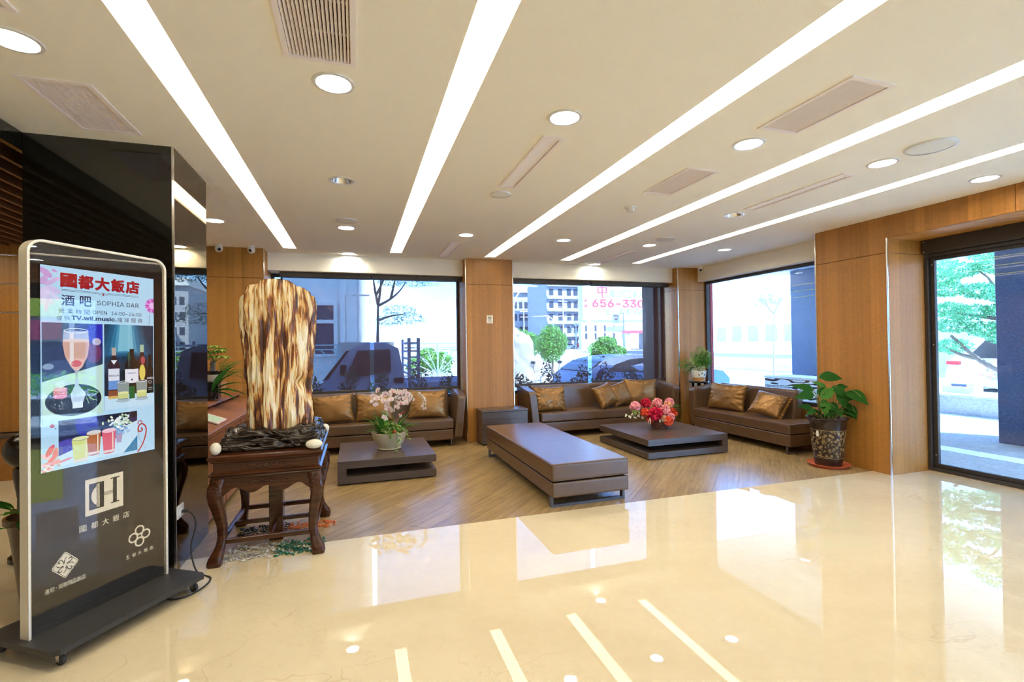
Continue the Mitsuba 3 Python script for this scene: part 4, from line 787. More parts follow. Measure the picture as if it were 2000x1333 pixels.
# petrified wood
nz, na = 150, 220; zz = np.linspace(0, 1, nz); aa = np.arange(na) * 2 * np.pi / na
Z, Aa = np.meshgrid(zz, aa, indexing='ij')
rx = np.interp(zz, [0, .12, .35, .55, .8, .95, 1], [.208, .212, .210, .216, .228, .232, .222])[:, None]; ry = rx * .82
D = np.stack([np.cos(Aa) * 4.2, np.sin(Aa) * 4.2, Z * 1.1], -1); D2 = np.stack([np.cos(Aa) * 13 + .9 * np.sin(Z * 5), np.sin(Aa) * 13, Z * 2.4], -1); D3 = np.stack([np.cos(Aa) * 34, np.sin(Aa) * 34, Z * 9], -1)
rdg = np.abs(2 * meshkit.noise(D2 * .8 + 5, 12) - 1)
rel = 1 - .09 * rdg ** .5 + .045 + .26 * (meshkit.fbm(D, 3, 1) - .5) + .17 * (meshkit.fbm(D2, 3, 4) - .5) + .085 * (meshkit.fbm(D3, 2, 9) - .5)
def dent(a0, z0, wa, wz, d): return -d * np.exp(-((np.angle(np.exp(1j * (Aa - a0)))) / wa) ** 2 - ((Z - z0) / wz) ** 2)
rel += dent(-.75, .36, .22, .035, .20) + dent(-.55, .30, .30, .06, .06) + dent(-1.75, .42, .05, .05, .10) + dent(-1.95, .75, .03, .22, .07) + dent(-1.62, .5, .03, .4, .05)
x = rx * rel * np.cos(Aa); y = ry * rel * np.sin(Aa)
top = .985 + .035 * np.cos(Aa + 1.5) + .05 * (meshkit.noise(np.stack([np.cos(Aa) * 3, np.sin(Aa) * 3, 0 * Aa], -1), 6) - .5) - .02 * np.cos(Aa * 2)
zq = .745 + (Z * top) * 1.022
V = np.stack([x, y, zq], -1).reshape(-1, 3)
caps = []
for q in (.75, .45, .15): caps.append(np.column_stack([x[-1] * q, y[-1] * q, .745 + 1.022 * (.99 + (top[-1] - .99) * q + .02 * (1 - q)) + .012 * np.sin(aa * 5 + q * 9)]))
V = np.vstack([V] + caps + [[[0, 0, 1.795]], [[0, 0, .745]]]); nr = nz + 3
i, j = np.meshgrid(np.arange(nr - 1), np.arange(na), indexing='ij'); q = np.stack([i * na + j, i * na + (j + 1) % na, (i + 1) * na + (j + 1) % na, (i + 1) * na + j], -1).reshape(-1, 4); jj = np.arange(na)
F = np.vstack([q[:, [0, 1, 2]], q[:, [0, 2, 3]], np.stack([(nr - 1) * na + jj, (nr - 1) * na + (jj + 1) % na, jj * 0 + nr * na], 1), np.stack([(jj + 1) % na, jj, jj * 0 + nr * na + 1], 1)])
pw = thing('petrified_wood', 'upright cream, amber and dark brown petrified tree trunk on a carved base', 'petrified wood'); add(pw, mv(tm(V, F), -.522, 3.78, 0), 'm_stump', True)
# white stones on the corners of the stand, and patterns of coloured stone chips under it
for (x, y, r, sc, lb) in ((-.850, 3.455, .034, (.95, .9, 1.15), 'at the left front corner of the carved stand'), (-.275, 3.44, .040, (1.35, .9, .75), 'at the right front corner of the carved stand'), (-.245, 4.06, .034, (1.0, 1, 1.0), 'at the right rear corner of the carved stand')):
    m = ball(r, (0, 0, 0), 3, sc); v = m.vertices; v *= (1 + .25 * (meshkit.fbm(v * 22 + x * 9, 3, 3) - .5))[:, None]
    k = thing('white_stone', 'rounded cream white stone ' + lb, 'stone'); add(k, mv(tm(v, m.faces), x, y, .690 - v[:, 2].min()), 'm_petalcreamstone', True)
def chips(name, label, cx_, cy_, w, h, n, mats, seed, lines):
    r = np.random.default_rng(seed); k = thing(name, label, 'stone chips'); labels[k]['kind'] = 'stuff'; ms = []
    for i in range(n):
        ln_ = i % lines; t = r.uniform(-1, 1); x = cx_ + t * w / 2; y = cy_ + ((ln_ + .5) / lines - .5) * h + .018 * math.sin(t * 7 + ln_ * 2) + r.normal() * .006
        s = r.uniform(.0045, .008); m = trimesh.creation.icosahedron(); m.apply_scale((s * 1.2, s, s * .7)); m.vertices += r.normal(size=m.vertices.shape) * s * .22; m = rotz(m, r.uniform(0, 360)); ms.append(mv(m, x, y, s * .62 + (.008 if r.random() < .3 else 0)))
    add(k, cat(ms), mats)
gloss('m_petalcreamstone', (.80, .76, .64), .25); gloss('m_chipblack', (.02, .02, .022), .1); gloss('m_chiporange', (.62, .14, .03), .1); gloss('m_chipgreen', (.02, .14, .08), .1); gloss('m_chipclear', (.55, .54, .50), .06)
chips('stone_chips', 'black stone chips laid in rows on the floor under the left rear of the stand', -.66, 3.99, .36, .20, 330, 'm_chipblack', 1, 6)
chips('stone_chips', 'orange red stone chips laid in rows on the floor under the right rear of the stand', -.345, 3.99, .34, .14, 240, 'm_chiporange', 2, 4)
chips('stone_chips', 'clear whitish stone chips laid in rows on the floor under the left front of the stand', -.66, 3.59, .34, .24, 400, 'm_chipclear', 3, 7)
chips('stone_chips', 'dark green stone chips laid in rows on the floor under the right front of the stand', -.375, 3.58, .30, .24, 380, 'm_chipgreen', 4, 7)
# ================================================================== PLANTS AND SMALL THINGS
RV = np.array([.9517, -.3071, 0]); TV_ = np.array([-.3071, -.9517, 0]); UP = np.array([0, 0, 1.0])   # picture right and towards the camera, on the floor
def off(c, r, u, t=0.0): return np.asarray(c, float) + RV * r + UP * u + TV_ * t
# no smoking sign and its pictogram
k = thing('no_smoking_sign', 'small cream no smoking sign on the middle wood column', 'sign')
part(k, 'plate', cbox(1.772, 1.868, 6.661, 6.669, 1.675, 1.790, .003), 'm_kioskframe')
def onplate(g, name, mat='m_black'): part(k, name, mv(xz(prism(g, .001)), 0, 6.6598, 0), mat)
ci = Point(1.82, 1.752).buffer(.026, 16); onplate(ci.difference(Point(1.82, 1.752).buffer(.022, 16)), 'ring')
onplate(union_all([ln([(1.803, 1.768), (1.837, 1.736)], .005), sbox(1.802, 1.747, 1.832, 1.753), ln(curve([(1.834, 1.755), (1.831, 1.761), (1.836, 1.766)], 8), .003)]), 'pictogram')
onplate(union_all([fit(glyphs('禁止吸菸', .02), 1.790, 1.850, 1.709, 1.721), fit(glyphs('NO SMOKING', .02, 'lat', 2), 1.788, 1.852, 1.692, 1.700)]), 'lettering')
# big potted plant by the right column
PC = (4.85, 3.93)
k = thing('potted_plant', 'broad-leaved green plant in a tall black and gold pot on a terracotta saucer', 'potted plant')
part(k, 'saucer', lathe([(0, 0), (.165, 0), (.195, .030), (.205, .034), (.200, .036), (.165, .010), (0, .010)], 40, (*PC, 0)), 'm_terracotta', 40)
def wavy(v):
    v = v.copy(); r = np.hypot(v[..., 0], v[..., 1]); a = np.arctan2(v[..., 1], v[..., 0]); m = np.clip((v[..., 2] - .495) / .03, 0, 1); f = 1 + m * .035 * np.sin(a * 14)
    v[..., 0] *= f; v[..., 1] *= f; v[..., 2] += m * .006 * np.cos(a * 14); return v
part(k, 'pot', lathe([(0, .012), (.120, .012), (.126, .022), (.140, .10), (.160, .28), (.168, .40), (.170, .46), (.176, .50), (.198, .523), (.196, .530), (.180, .522), (.163, .49), (.160, .47), (0, .47)], 56, (*PC, 0), wavy), 'm_goldpot', 45)
part(k, 'soil', disc(.161, .455, .482, (*PC, 0)), 'm_soil')
part(k, 'tag', cbox(PC[0] - .172, PC[0] - .168, PC[1] - .03, PC[1] - .004, .335, .395, .001), 'm_plasticwhite', label='small cream tag on the pot')
LS = [((560, 190), (440, 140), (690, 170), .13, 0, 1), ((680, 310), (700, 320), (1085, 465), .175, .16, 1), ((790, 460), (800, 470), (1003, 662), .12, .05, 0), ((330, 290), (330, 300), (60, 245), .10, .08, 0), ((320, 330), (320, 340), (50, 392), .13, .10, 1),
      ((340, 520), (350, 535), (195, 600), .07, .08, 0), ((640, 300), (640, 310), (652, 525), .17, .10, 2), ((470, 420), (470, 425), (440, 622), .14, .05, 3), ((400, 380), (400, 395), (570, 275), .13, .12, 3), ((510, 270), (510, 275), (330, 203), .06, .03, 3),
      ((690, 530), (680, 545), (790, 640), .11, .10, 0), ((480, 560), (455, 570), (560, 600), .09, .10, 0), ((300, 520), (330, 515), (150, 505), .07, .02, 0), ((560, 480), (520, 470), (610, 575), .12, .05, 0), ((720, 420), (700, 420), (985, 415), .13, .02, 0),
      ((700, 290), (690, 300), (985, 265), .10, -.08, 0), ((600, 250), (560, 260), (690, 400), .13, .09, 2), ((430, 300), (380, 360), (460, 260), .10, .10, 1), ((620, 560), (600, 560), (700, 600), .08, .1, 0)]
PS = .00088
for i, (pt, b, t, w, dep, sh) in enumerate(LS):
    f = lambda q, d: off((*PC, .54), (q[0] - 535) * PS, (628 - q[1]) * PS, d)
    d0 = dep * .6; bb, tt = f(b, d0), f(t, d0 + (.05 if t[1] > b[1] else .0)); 
    if i == 1 or i == 14 or i == 15: tt = tt + TV_ * .05
    for p_ in (bb, tt): p_[0] = min(p_[0], 5.0)
    side = np.cross(tt - bb, TV_ + UP * .35)
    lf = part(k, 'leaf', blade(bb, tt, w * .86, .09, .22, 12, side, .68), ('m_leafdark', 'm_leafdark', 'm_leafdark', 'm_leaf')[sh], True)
    c0 = off((*PC, .475), (b[0] - 535) * PS * .25, 0, .02 * math.sin(i * 2.4)); part(lf, 'stalk', tube(curve([c0, (c0 + bb) / 2 + UP * .03, bb, bb + (tt - bb) * .9 + UP * .004], 12), [.006] * 4 + [.004] * 8, 6), 'm_stem', True)
r = np.random.default_rng(5)
for i in range(12):
    a = r.uniform(0, 6.28); d = np.array([math.cos(a), math.sin(a), 0]); b = np.array([PC[0], PC[1], .50]) + d * .05; h = b + d * r.uniform(.05, .10) + UP * r.uniform(.04, .14); tt = h + d * r.uniform(.10, .18) + UP * r.uniform(-.06, .06)
    for p_ in (h, tt): p_[0] = min(p_[0], 5.0)
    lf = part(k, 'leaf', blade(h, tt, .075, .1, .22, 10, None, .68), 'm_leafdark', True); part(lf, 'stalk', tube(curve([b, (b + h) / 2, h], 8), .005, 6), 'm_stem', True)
# plant in the far right corner on a small black stool
k = thing('plant_stool', 'small black stool in the far right corner behind the chaise sofa', 'stool'); C0 = (5.235, 6.46)
part(k, 'seat', disc(.150, .715, .742, (*C0, 0), 32, .005), 'm_blackgloss', 30)
for a in range(4): part(k, 'leg', cbox(C0[0] + .09 * math.cos(a * 1.571 + .785) - .014, C0[0] + .09 * math.cos(a * 1.571 + .785) + .014, C0[1] + .09 * math.sin(a * 1.571 + .785) - .014, C0[1] + .09 * math.sin(a * 1.571 + .785) + .014, 0, .716, .003), 'm_black')
k = thing('potted_palm', 'small feathery palm in a white and ochre pot on the corner stool', 'potted plant')
part(k, 'pot_foot', lathe([(0, .742), (.088, .742), (.098, .80), (.0, .80)], 32, (*C0, 0)), 'm_ochre', 40)
part(k, 'pot', lathe([(0, .80), (.098, .80), (.112, .85), (.116, .905), (.112, .908), (.105, .89), (0, .885)], 32, (*C0, 0)), 'm_petalcreamstone', 40)
for i in range(9): a = -2.2 + i * .42; part(k, 'painted_spot', ball(.011, (C0[0] + .111 * math.cos(a), C0[1] + .111 * math.sin(a), .845 + .022 * (i % 2)), 1, (1, 1, 1)), 'm_carved')
r = np.random.default_rng(11)
FR = [(-.42, .02, .0), (-.30, -.10, .05), (-.20, .12, .1), (-.12, .30, 0), (0, .40, .05), (.05, .30, .12), (.10, .38, -.02), (.16, .24, .1), (.20, .12, .12), (.10, .12, .2), (-.06, .16, .2), (-.10, .05, .2), (.15, .02, .16), (.02, .22, -.08), (.20, .30, .02)]
for i, (x, z, t) in enumerate(FR):
    b = off((*C0, .89), r.normal() * .015, 0, r.normal() * .015); tip = off((*C0, .95 + .02), x * .78, z * .78, t); mid = (b + tip) / 2 + UP * (.10 if z < .2 else .05); ax = curve([b, mid, tip], 18); ms = []
    for j in range(4, 18):
        d = ax[min(j + 1, 17)] - ax[j - 1]; d /= np.linalg.norm(d); s = np.cross(d, TV_ + .3 * UP); s /= np.linalg.norm(s); L = .075 * math.sin(math.pi * (j - 2) / 17) + .02
        for sg in (1, -1): ms.append(blade(ax[j], ax[j] + (s * sg * .85 + d * .55) * L - UP * .01, .011, .02, .1, 2, np.cross(s * sg * .85 + d * .55, np.cross(d, s)), .8))
    fr = part(k, 'frond', cat(ms), ('m_leaf', 'm_leafdark', 'm_leaflight', 'm_leaf')[i % 4], True); part(fr, 'rib', tube(ax, .002, 5), 'm_stem', True)
ms = []
for i in range(26): a = r.uniform(0, 6.28); c = off((*C0, .905), .07 * math.cos(a), r.uniform(0, .05), .07 * math.sin(a)); ms.append(blade(c, c + np.array([math.cos(a) * .04, math.sin(a) * .04, .02]), .032, .1, .1, 4))
part(k, 'variegated_leaves', cat(ms), 'm_leafcream', True, kind='stuff')
# orchid bowl on the left coffee table
OC = np.array([.335, 5.50, .236])
k = thing('potted_orchid', 'pale pink orchids and trailing ivy in a cream bowl on the left coffee table', 'potted plant')
bs('m_bowl', {'type': 'bumpmap', 'arbitrary': mikit.proc(f_weave), 'scale': .003, 'bsdf': {'type': 'twosided', 'bsdf': {'type': 'roughplastic', 'diffuse_reflectance': rgb(.66, .56, .36), 'alpha': .15, 'nonlinear': False}}})
part(k, 'bowl', lathe([(0, .0), (.118, .0), (.128, .008), (.126, .018), (.118, .022), (.130, .04), (.158, .085), (.178, .13), (.188, .165), (.195, .185), (.190, .190), (.180, .178), (.165, .150), (0, .145)], 48, OC), 'm_bowl', 45)
part(k, 'soil', disc(.168, .13, .158, OC), 'm_soil')
r = np.random.default_rng(21)
def LO(x, y, t=0): return off(OC, (x - 763) * .00566, (878 - y) * .00566, t)
for i in range(72):
    a = r.uniform(math.pi * .0, math.pi * 2); L = r.uniform(.13, .30); b = OC + [.10 * math.cos(a), .10 * math.sin(a), .16]; el = r.uniform(.15, 1.05)
    tip = b + np.array([math.cos(a) * math.cos(el), math.sin(a) * math.cos(el), math.sin(el)]) * L
    part(k, 'leaf', blade(b, tip, r.uniform(.020, .044), .14, .25, 7, None, .7), ('m_leaf', 'm_leafdark', 'm_leaf')[i % 3], True)
FL = [(745, 764), (735, 775), (744, 779), (731, 785), (741, 791), (752, 776), (758, 771), (756, 783), (762, 775), (768, 768), (752, 789), (760, 793), (765, 800), (768, 806), (757, 803), (763, 786), (757, 817), (780, 780), (783, 768), (790, 770), (797, 766), (801, 772), (795, 778), (803, 779), (808, 784), (799, 787), (793, 782), (787, 790), (782, 796), (796, 791), (776, 790), (771, 781)]
DR = [(823, 772), (827, 776), (831, 781), (833, 786), (832, 792), (829, 797), (833, 801)]
petal = []
def orchid_flower(c, size, face, tilt):
    n = np.asarray(face, float); n /= np.linalg.norm(n); a = np.cross(n, UP); a /= np.linalg.norm(a); b = np.cross(a, n); ms = []
    for ang, wd, ln_ in ((0, .75, .95), (2.1, .7, .85), (-2.1, .7, .85), (1.25, 1.25, 1.0), (-1.25, 1.25, 1.0)):
        d = b * math.cos(ang + tilt) + a * math.sin(ang + tilt); ms.append(blade(c, c + d * size * .5 * ln_ + n * size * .06, size * .42 * wd, .10, .12, 5, np.cross(d, n), .62))
    return cat(ms), ball(size * .085, c + n * size * .05 - b * size * .05, 1, (1, 1, 1))
for i, (x, y) in enumerate(FL + DR):
    c = LO(x, y, r.uniform(-.08, .10) if i < len(FL) else .02); fc = TV_ + .5 * RV * r.normal() * .8 + UP * r.normal() * .25
    pm, lip = orchid_flower(c, r.uniform(.074, .092) if i < len(FL) else .050, fc, r.normal() * .3)
    f_ = part(k, 'flower', pm, 'm_petalpale', True); part(f_, 'lip', lip, 'm_petalpink' if i % 3 else 'm_petalred', True)
for pts in ([(750, 850), (738, 815), (737, 785), (748, 768), (764, 778), (768, 800)], [(768, 850), (772, 810), (780, 780), (795, 769), (808, 783)], [(775, 850), (790, 822), (806, 800), (818, 770), (826, 775), (833, 790), (832, 801)]):
    part(k, 'flower_stem', tube(curve([LO(*p, .03) for p in pts], 26), .0032, 6), 'm_stem', True)
for (x, y) in ((731, 786), (757, 818), (787, 813)): part(k, 'bud', ball(.018, LO(x, y, .06), 2, (1, 1, 1.25)), 'm_petalpale', True)
part(k, 'red_ornament', cat([blade(LO(784, 815, .08), LO(799, 805, .08) + np.array([0, 0, .01 * q]), .03, .1, .2, 5) for q in (-1, 0, 1)]), 'm_petalorange', True); part(k, 'red_berry', ball(.022, LO(778, 842, .12), 2), 'm_petalorange', True)
iv = []
for pts in ([(768, 840), (780, 838), (786, 850), (784, 866), (783, 882)], [(770, 836), (790, 832), (803, 842), (808, 852)], [(760, 838), (772, 832), (782, 836), (792, 846), (790, 858)], [(758, 836), (770, 840), (776, 852)], [(765, 826), (778, 824), (790, 828), (800, 836)]):
    cv = curve([LO(*p, .20) for p in pts], 16)
    for j, c in enumerate(cv):
        for q in range(2): a = r.uniform(0, 6.28); d = RV * math.cos(a) + UP * math.sin(a) * .7 - UP * .3 + TV_ * .3; iv.append((c, c + d * r.uniform(.022, .036), r.uniform(.020, .030)))
    part(k, 'ivy_vine', tube(cv, .0016, 5), 'm_stem', True)
for i, (a, b, w) in enumerate(iv): part(k, 'ivy_leaf', blade(a, b, w, .1, .15, 4, None, .6), ('m_leaflight', 'm_leafcream', 'm_leaflight')[i % 3], True)
# flower basket on the right coffee table
BC = np.array([3.80, 5.48, .236])
k = thing('flower_basket', 'wicker basket of red, pink and orange flowers on the right coffee table', 'flower basket')
ms = []
for j in range(11):
    z = .008 + j * .011; R_ = .098 + .045 * (j / 10) ** 1.2; g = np.linspace(0, 2 * np.pi, 61); ms.append(tube(np.column_stack([BC[0] + (R_ + .004 * np.sin(g * 15 + j * math.pi)) * np.cos(g), BC[1] + (R_ + .004 * np.sin(g * 15 + j * math.pi)) * np.sin(g), BC[2] + z + 0 * g]), .0058, 6, False))
part(k, 'wickerwork', cat(ms), 'm_wicker', True)
part(k, 'lining', lathe([(0, .004), (.092, .004), (.135, .118), (.128, .118), (0, .11)], 30, BC), 'm_wicker', 40)
g = np.linspace(0, math.pi, 26); part(k, 'handle', cat([tube(np.array([off(BC, .125 * math.cos(t), .11 + .20 * math.sin(t) + .004 * math.sin(t * 30 + q * 2.1), .006 * math.cos(t * 30 + q * 2.1)) for t in g]), .006, 6) for q in range(3)]), 'm_wicker', True)
def LB(x, y, t=0): return off(BC, (x - 1287) * .0068, (838 - y) * .0068, t)
r = np.random.default_rng(31)
def pompom(c, R_, mat, face, n=64, name='flower'):
    n_ = np.asarray(face, float); n_ /= np.linalg.norm(n_); a = np.cross(n_, UP); a /= np.linalg.norm(a); b = np.cross(a, n_); ms = [ball(R_ * .55, c, 2)]
    for i in range(n):
        q = (i + .5) / n; th = math.acos(1 - q * 1.5); ph = i * 2.39996; d = n_ * math.cos(th) + (a * math.cos(ph) + b * math.sin(ph)) * math.sin(th)
        tg = np.cross(d, r.normal(size=3)); tg /= np.linalg.norm(tg); p0 = c + d * R_ * .62 - tg * R_ * .10
        ms.append(blade(p0, p0 + (d * .42 + tg * .26) * R_, R_ * .62, .18, .30, 4, np.cross(d, tg), .45))
    return part(k, name, cat(ms), mat, True)
for (x, y, R_, mat, t) in ((1262, 790, .062, 'm_petalred', -.02), (1284, 790, .062, 'm_petalpink', .0), (1309, 790, .058, 'm_petalpink', -.04), (1275, 809, .085, 'm_petalred', .12), (1257, 807, .055, 'm_petalorange', .06), (1295, 802, .062, 'm_petalpink', .08), (1303, 816, .058, 'm_petalpink', .10),
                          (1314, 808, .055, 'm_petalorange', .02), (1298, 822, .062, 'm_petalorange', .13), (1240, 796, .066, 'm_petalpink', .02), (1304, 795, .05, 'm_petalpeach', .0), (1290, 818, .045, 'm_petalpeach', .12), (1273, 797, .05, 'm_petalpeach', -.04), (1268, 820, .05, 'm_petalorange', .05), (1311, 798, .045, 'm_petalpeach', -.08)):
    pompom(LB(x, y, t), R_ * 1.12, mat, TV_ + UP * .55 + RV * (x - 1285) * .012)
for i, (a, b) in enumerate((((1240, 800), (1238, 812)), ((1240, 800), (1232, 806)), ((1241, 800), (1246, 810)), ((1312, 800), (1328, 795)), ((1312, 802), (1330, 803)), ((1312, 804), (1326, 809)), ((1312, 799), (1322, 790)), ((1283, 803), (1288, 815)), ((1285, 810), (1296, 812)), ((1270, 800), (1262, 812)))):
    part(k, 'leaf', blade(LB(*a, .05), LB(*b, .07), .055, .1, .2, 6, None, .8), 'm_leaflight' if i < 3 else 'm_leaf', True)
for x, y in ((1222, 812), (1228, 815), (1234, 812), (1240, 817), (1246, 813), (1252, 817), (1238, 808), (1247, 809)): part(k, 'white_blossom', cat([ball(.012, LB(x, y, .03) + r.normal(size=3) * .010, 1) for _ in range(4)]), 'm_petalcream', True)
part(k, 'sprig_stem', tube(curve([LB(1268, 818, .02), LB(1248, 816, .03), LB(1222, 811, .03)], 12), .002, 5), 'm_stem', True)
for q in (-1, 1): part(k, 'ribbon', blade(LB(1264, 814, .14), LB(1261 + q * 2.2, 828, .15), .014, .05, .1, 6), 'm_petalcream', True)
for x, y in ((1283, 822), (1288, 820)): part(k, 'cream_petal', blade(LB(x, y - 5, .14), LB(x - 1, y + 3, .15), .028, .05, .2, 5), 'm_petalcream', True)
# magazine rack with plants behind the stand
k = thing('magazine_rack', 'reddish brown wooden magazine rack behind the petrified wood, left of the sofa', 'rack')
part(k, 'top_shelf', cbox(-1.60, -1.29, 4.16, 6.44, .828, .853, .004), 'm_rack'); sl = put_in(prism(Polygon([(-1.33, .800), (-1.075, .700), (-1.075, .680), (-1.33, .780)]), 2.28), mat4((1, 0, 0), (0, 0, 1), (0, 1, 0), (0, 4.16, 0))); part(k, 'sloping_shelf', sl, 'm_rack')
part(k, 'lip', cbox(-1.085, -1.072, 4.16, 6.44, .678, .712, .003), 'm_rack'); part(k, 'back', cbox(-1.60, -1.585, 4.16, 6.44, 0, .828, .002), 'm_rack')
for y in (4.16, 4.72, 5.30, 5.88, 6.42): part(k, 'divider', put_in(prism(Polygon([(-1.585, 0), (-1.10, 0), (-1.10, .675), (-1.33, .775), (-1.33, .828), (-1.585, .828)]), .02), mat4((1, 0, 0), (0, 0, 1), (0, 1, 0), (0, y, 0))), 'm_rack')
for a, b in ((4.18, 4.72), (4.74, 5.30), (5.32, 5.88), (5.90, 6.42)): part(k, 'front_panel', cbox(-1.10, -1.086, a + .004, b - .004, .04, .672, .002), 'm_rack')
prin('m_rack', (.21, .075, .030), .3, specular=.5)
k = thing('magazine', 'magazine with a pale colourful cover lying on the sloping rack shelf', 'magazine')
M = mat4((.931, 0, -.365), (0, 1, 0), (.365, 0, .931), (-1.32, 4.62, .806)); part(k, 'pages', put_in(box(0, .22, 0, .29, -.004, .004), M), 'm_white'); part(k, 'cover_picture', put_in(box(.015, .205, .02, .27, .0041, .0048), M), 'm_covergreen'); part(k, 'cover_border', put_in(prism(sbox(0, 0, .22, .29).difference(sbox(.012, .015, .208, .275)), .001), M @ mat4((1, 0, 0), (0, 1, 0), (0, 0, 1), (0, 0, .0042))), 'm_petalpinkprint')
diff('m_covergreen', (.42, .55, .42)); diff('m_petalpinkprint', (.75, .45, .45))
k = thing('plant_box', 'black box stand on top of the magazine rack', 'stand'); part(k, 'box', cbox(-1.47, -1.35, 5.60, 5.72, .853, 1.015, .004), 'm_blackgloss'); part(k, 'cap', cbox(-1.475, -1.345, 5.595, 5.725, 1.015, 1.025, .003), 'm_blackgloss')
k = thing('money_tree', 'small braided money tree in a black and white pot on the black box stand', 'potted plant'); Q = np.array([-1.41, 5.66, 1.025])
part(k, 'pot', lathe([(0, 0), (.05, 0), (.07, .04), (.082, .075), (0, .07)], 30, Q), 'm_petalcreamstone', 40); part(k, 'pot_rim', lathe([(.080, .073), (.084, .08), (.092, .108), (.086, .11), (.07, .09), (0, .088)], 30, Q), 'm_blackgloss', 40)
for a in range(3): g = np.linspace(0, 1, 14); part(k, 'trunk', tube(np.column_stack([Q[0] + .016 * np.cos(g * 7 + a * 2.1), Q[1] + .016 * np.sin(g * 7 + a * 2.1), Q[2] + .085 + .12 * g]), .011, 7), 'm_bark', True)
r = np.random.default_rng(41)
for i in range(15):
    a = r.uniform(0, 6.28); e = r.uniform(.2, 1.3); c = Q + [.01, .01, .19]; h = c + np.array([math.cos(a) * math.cos(e), math.sin(a) * math.cos(e), math.sin(e) + .2]) * r.uniform(.10, .17); ms = []
    for j in range(6): b = j * 1.05; d = np.array([math.cos(b), math.sin(b), -.25]); ms.append(blade(h, h + d * r.uniform(.06, .09), .032, .15, .2, 5))
    lf = part(k, 'leaf_cluster', cat(ms), ('m_leaf', 'm_leaflight')[i % 2], True); part(lf, 'stalk', tube([c, (c + h) / 2 + UP * .01, h], .0025, 5), 'm_stem', True)
k = thing('potted_fern', 'arching light green fern in an ochre pot on the magazine rack', 'potted plant'); Q = np.array([-1.44, 5.98, .853])
part(k, 'pot', lathe([(0, 0), (.055, 0), (.062, .02), (.075, .13), (.082, .132), (.082, .150), (.072, .15), (0, .12)], 30, Q), 'm_ochre', 40)
for i in range(14):
    a = r.uniform(-1.9, 1.2); e = r.uniform(.2, 1.2); L = r.uniform(.22, .36); d = np.array([math.cos(a) * math.cos(e), math.sin(a) * math.cos(e), math.sin(e)]); b = Q + [0, 0, .13]; ax = curve([b, b + d * L * .6 + UP * .05, b + d * L + UP * -.02], 14); ms = []
    for j in range(3, 14):
        t = ax[min(j + 1, 13)] - ax[j - 1]; t /= np.linalg.norm(t); s = np.cross(t, UP); s /= np.linalg.norm(s) + 1e-9
        for sg in (1, -1): ms.append(blade(ax[j], ax[j] + (s * sg + t * .4) * .055 * math.sin(math.pi * (j - 1) / 14), .014, .05, .1, 3))
    fr = part(k, 'frond', cat(ms), ('m_leaflight', 'm_leaf')[i % 2], True); part(fr, 'rib', tube(ax, .002, 5), 'm_stem', True)
k = thing('broad_leaf_plant', 'dark plant with long glossy leaves leaning over the magazine rack shelf', 'potted plant'); Q = np.array([-1.36, 5.42, .745])
part(k, 'pot', lathe([(0, 0.02), (.05, .02), (.075, .10), (.07, .10), (0, .09)], 26, Q + [-.02, 0, .10]), 'm_blackgloss', 40)
for i, (x, y, z) in enumerate(((.30, .12, .30), (.30, .10, .16), (.22, -.06, .26), (.30, .18, .02), (.26, -.10, .08), (.18, .22, .34), (.24, .0, -.02))): b = Q + [0, 0, .19]; part(k, 'leaf', blade(b, Q + np.array([x * .95, y, .10 + z]), .085, .12, .2, 9, None, .8), 'm_leafdark', True)
# things seen past the left edge of the display
Q = np.array([-1.56, 3.18, 0]); k = thing('tall_pot_plant', 'green plant in a tall brown glazed pot behind the left edge of the display', 'potted plant')
part(k, 'pot', lathe([(0, 0), (.095, 0), (.10, .02), (.135, .36), (.150, .47), (.166, .485), (.166, .51), (.152, .512), (.14, .48), (0, .46)], 40, Q), 'm_brownpot', 40); gloss('m_brownpot', (.085, .045, .022), .08); part(k, 'soil', disc(.142, .44, .47, Q), 'm_soil')
for i in range(22):
    a = i * 2.4; e = r.uniform(.15, 1.1); L = r.uniform(.22, .36); b = Q + np.array([.05 * math.cos(a), .05 * math.sin(a), .47]); d = np.array([math.cos(a) * math.cos(e), math.sin(a) * math.cos(e), math.sin(e)]); h = b + d * L * .45; tip = h + (d + np.array([0, 0, -.35])) * L * .6
    tip[1] = min(tip[1], 3.40); h[1] = min(h[1], 3.40); tip[0] = max(tip[0], -2.2)
    lf = part(k, 'leaf', blade(h, tip, .075, .1, .2, 7, None, .75), ('m_leafdark', 'm_leaf')[i % 2], True); part(lf, 'stalk', tube([b, (b + h) / 2 + UP * .01, h], .004, 5), 'm_stem', True)
Q = np.array([-2.06, 4.0, 0]); k = thing('carved_post', 'dark rounded wooden ball on a post in the left hall, behind the display', 'ornament')
part(k, 'ball', ball(.125, Q + [0, 0, .715], 3), 'm_carved', True); part(k, 'post', lathe([(0, 0), (.10, 0), (.10, .03), (.06, .06), (.055, .40), (.075, .55), (.075, .60), (0, .60)], 28, Q), 'm_carved', 40)
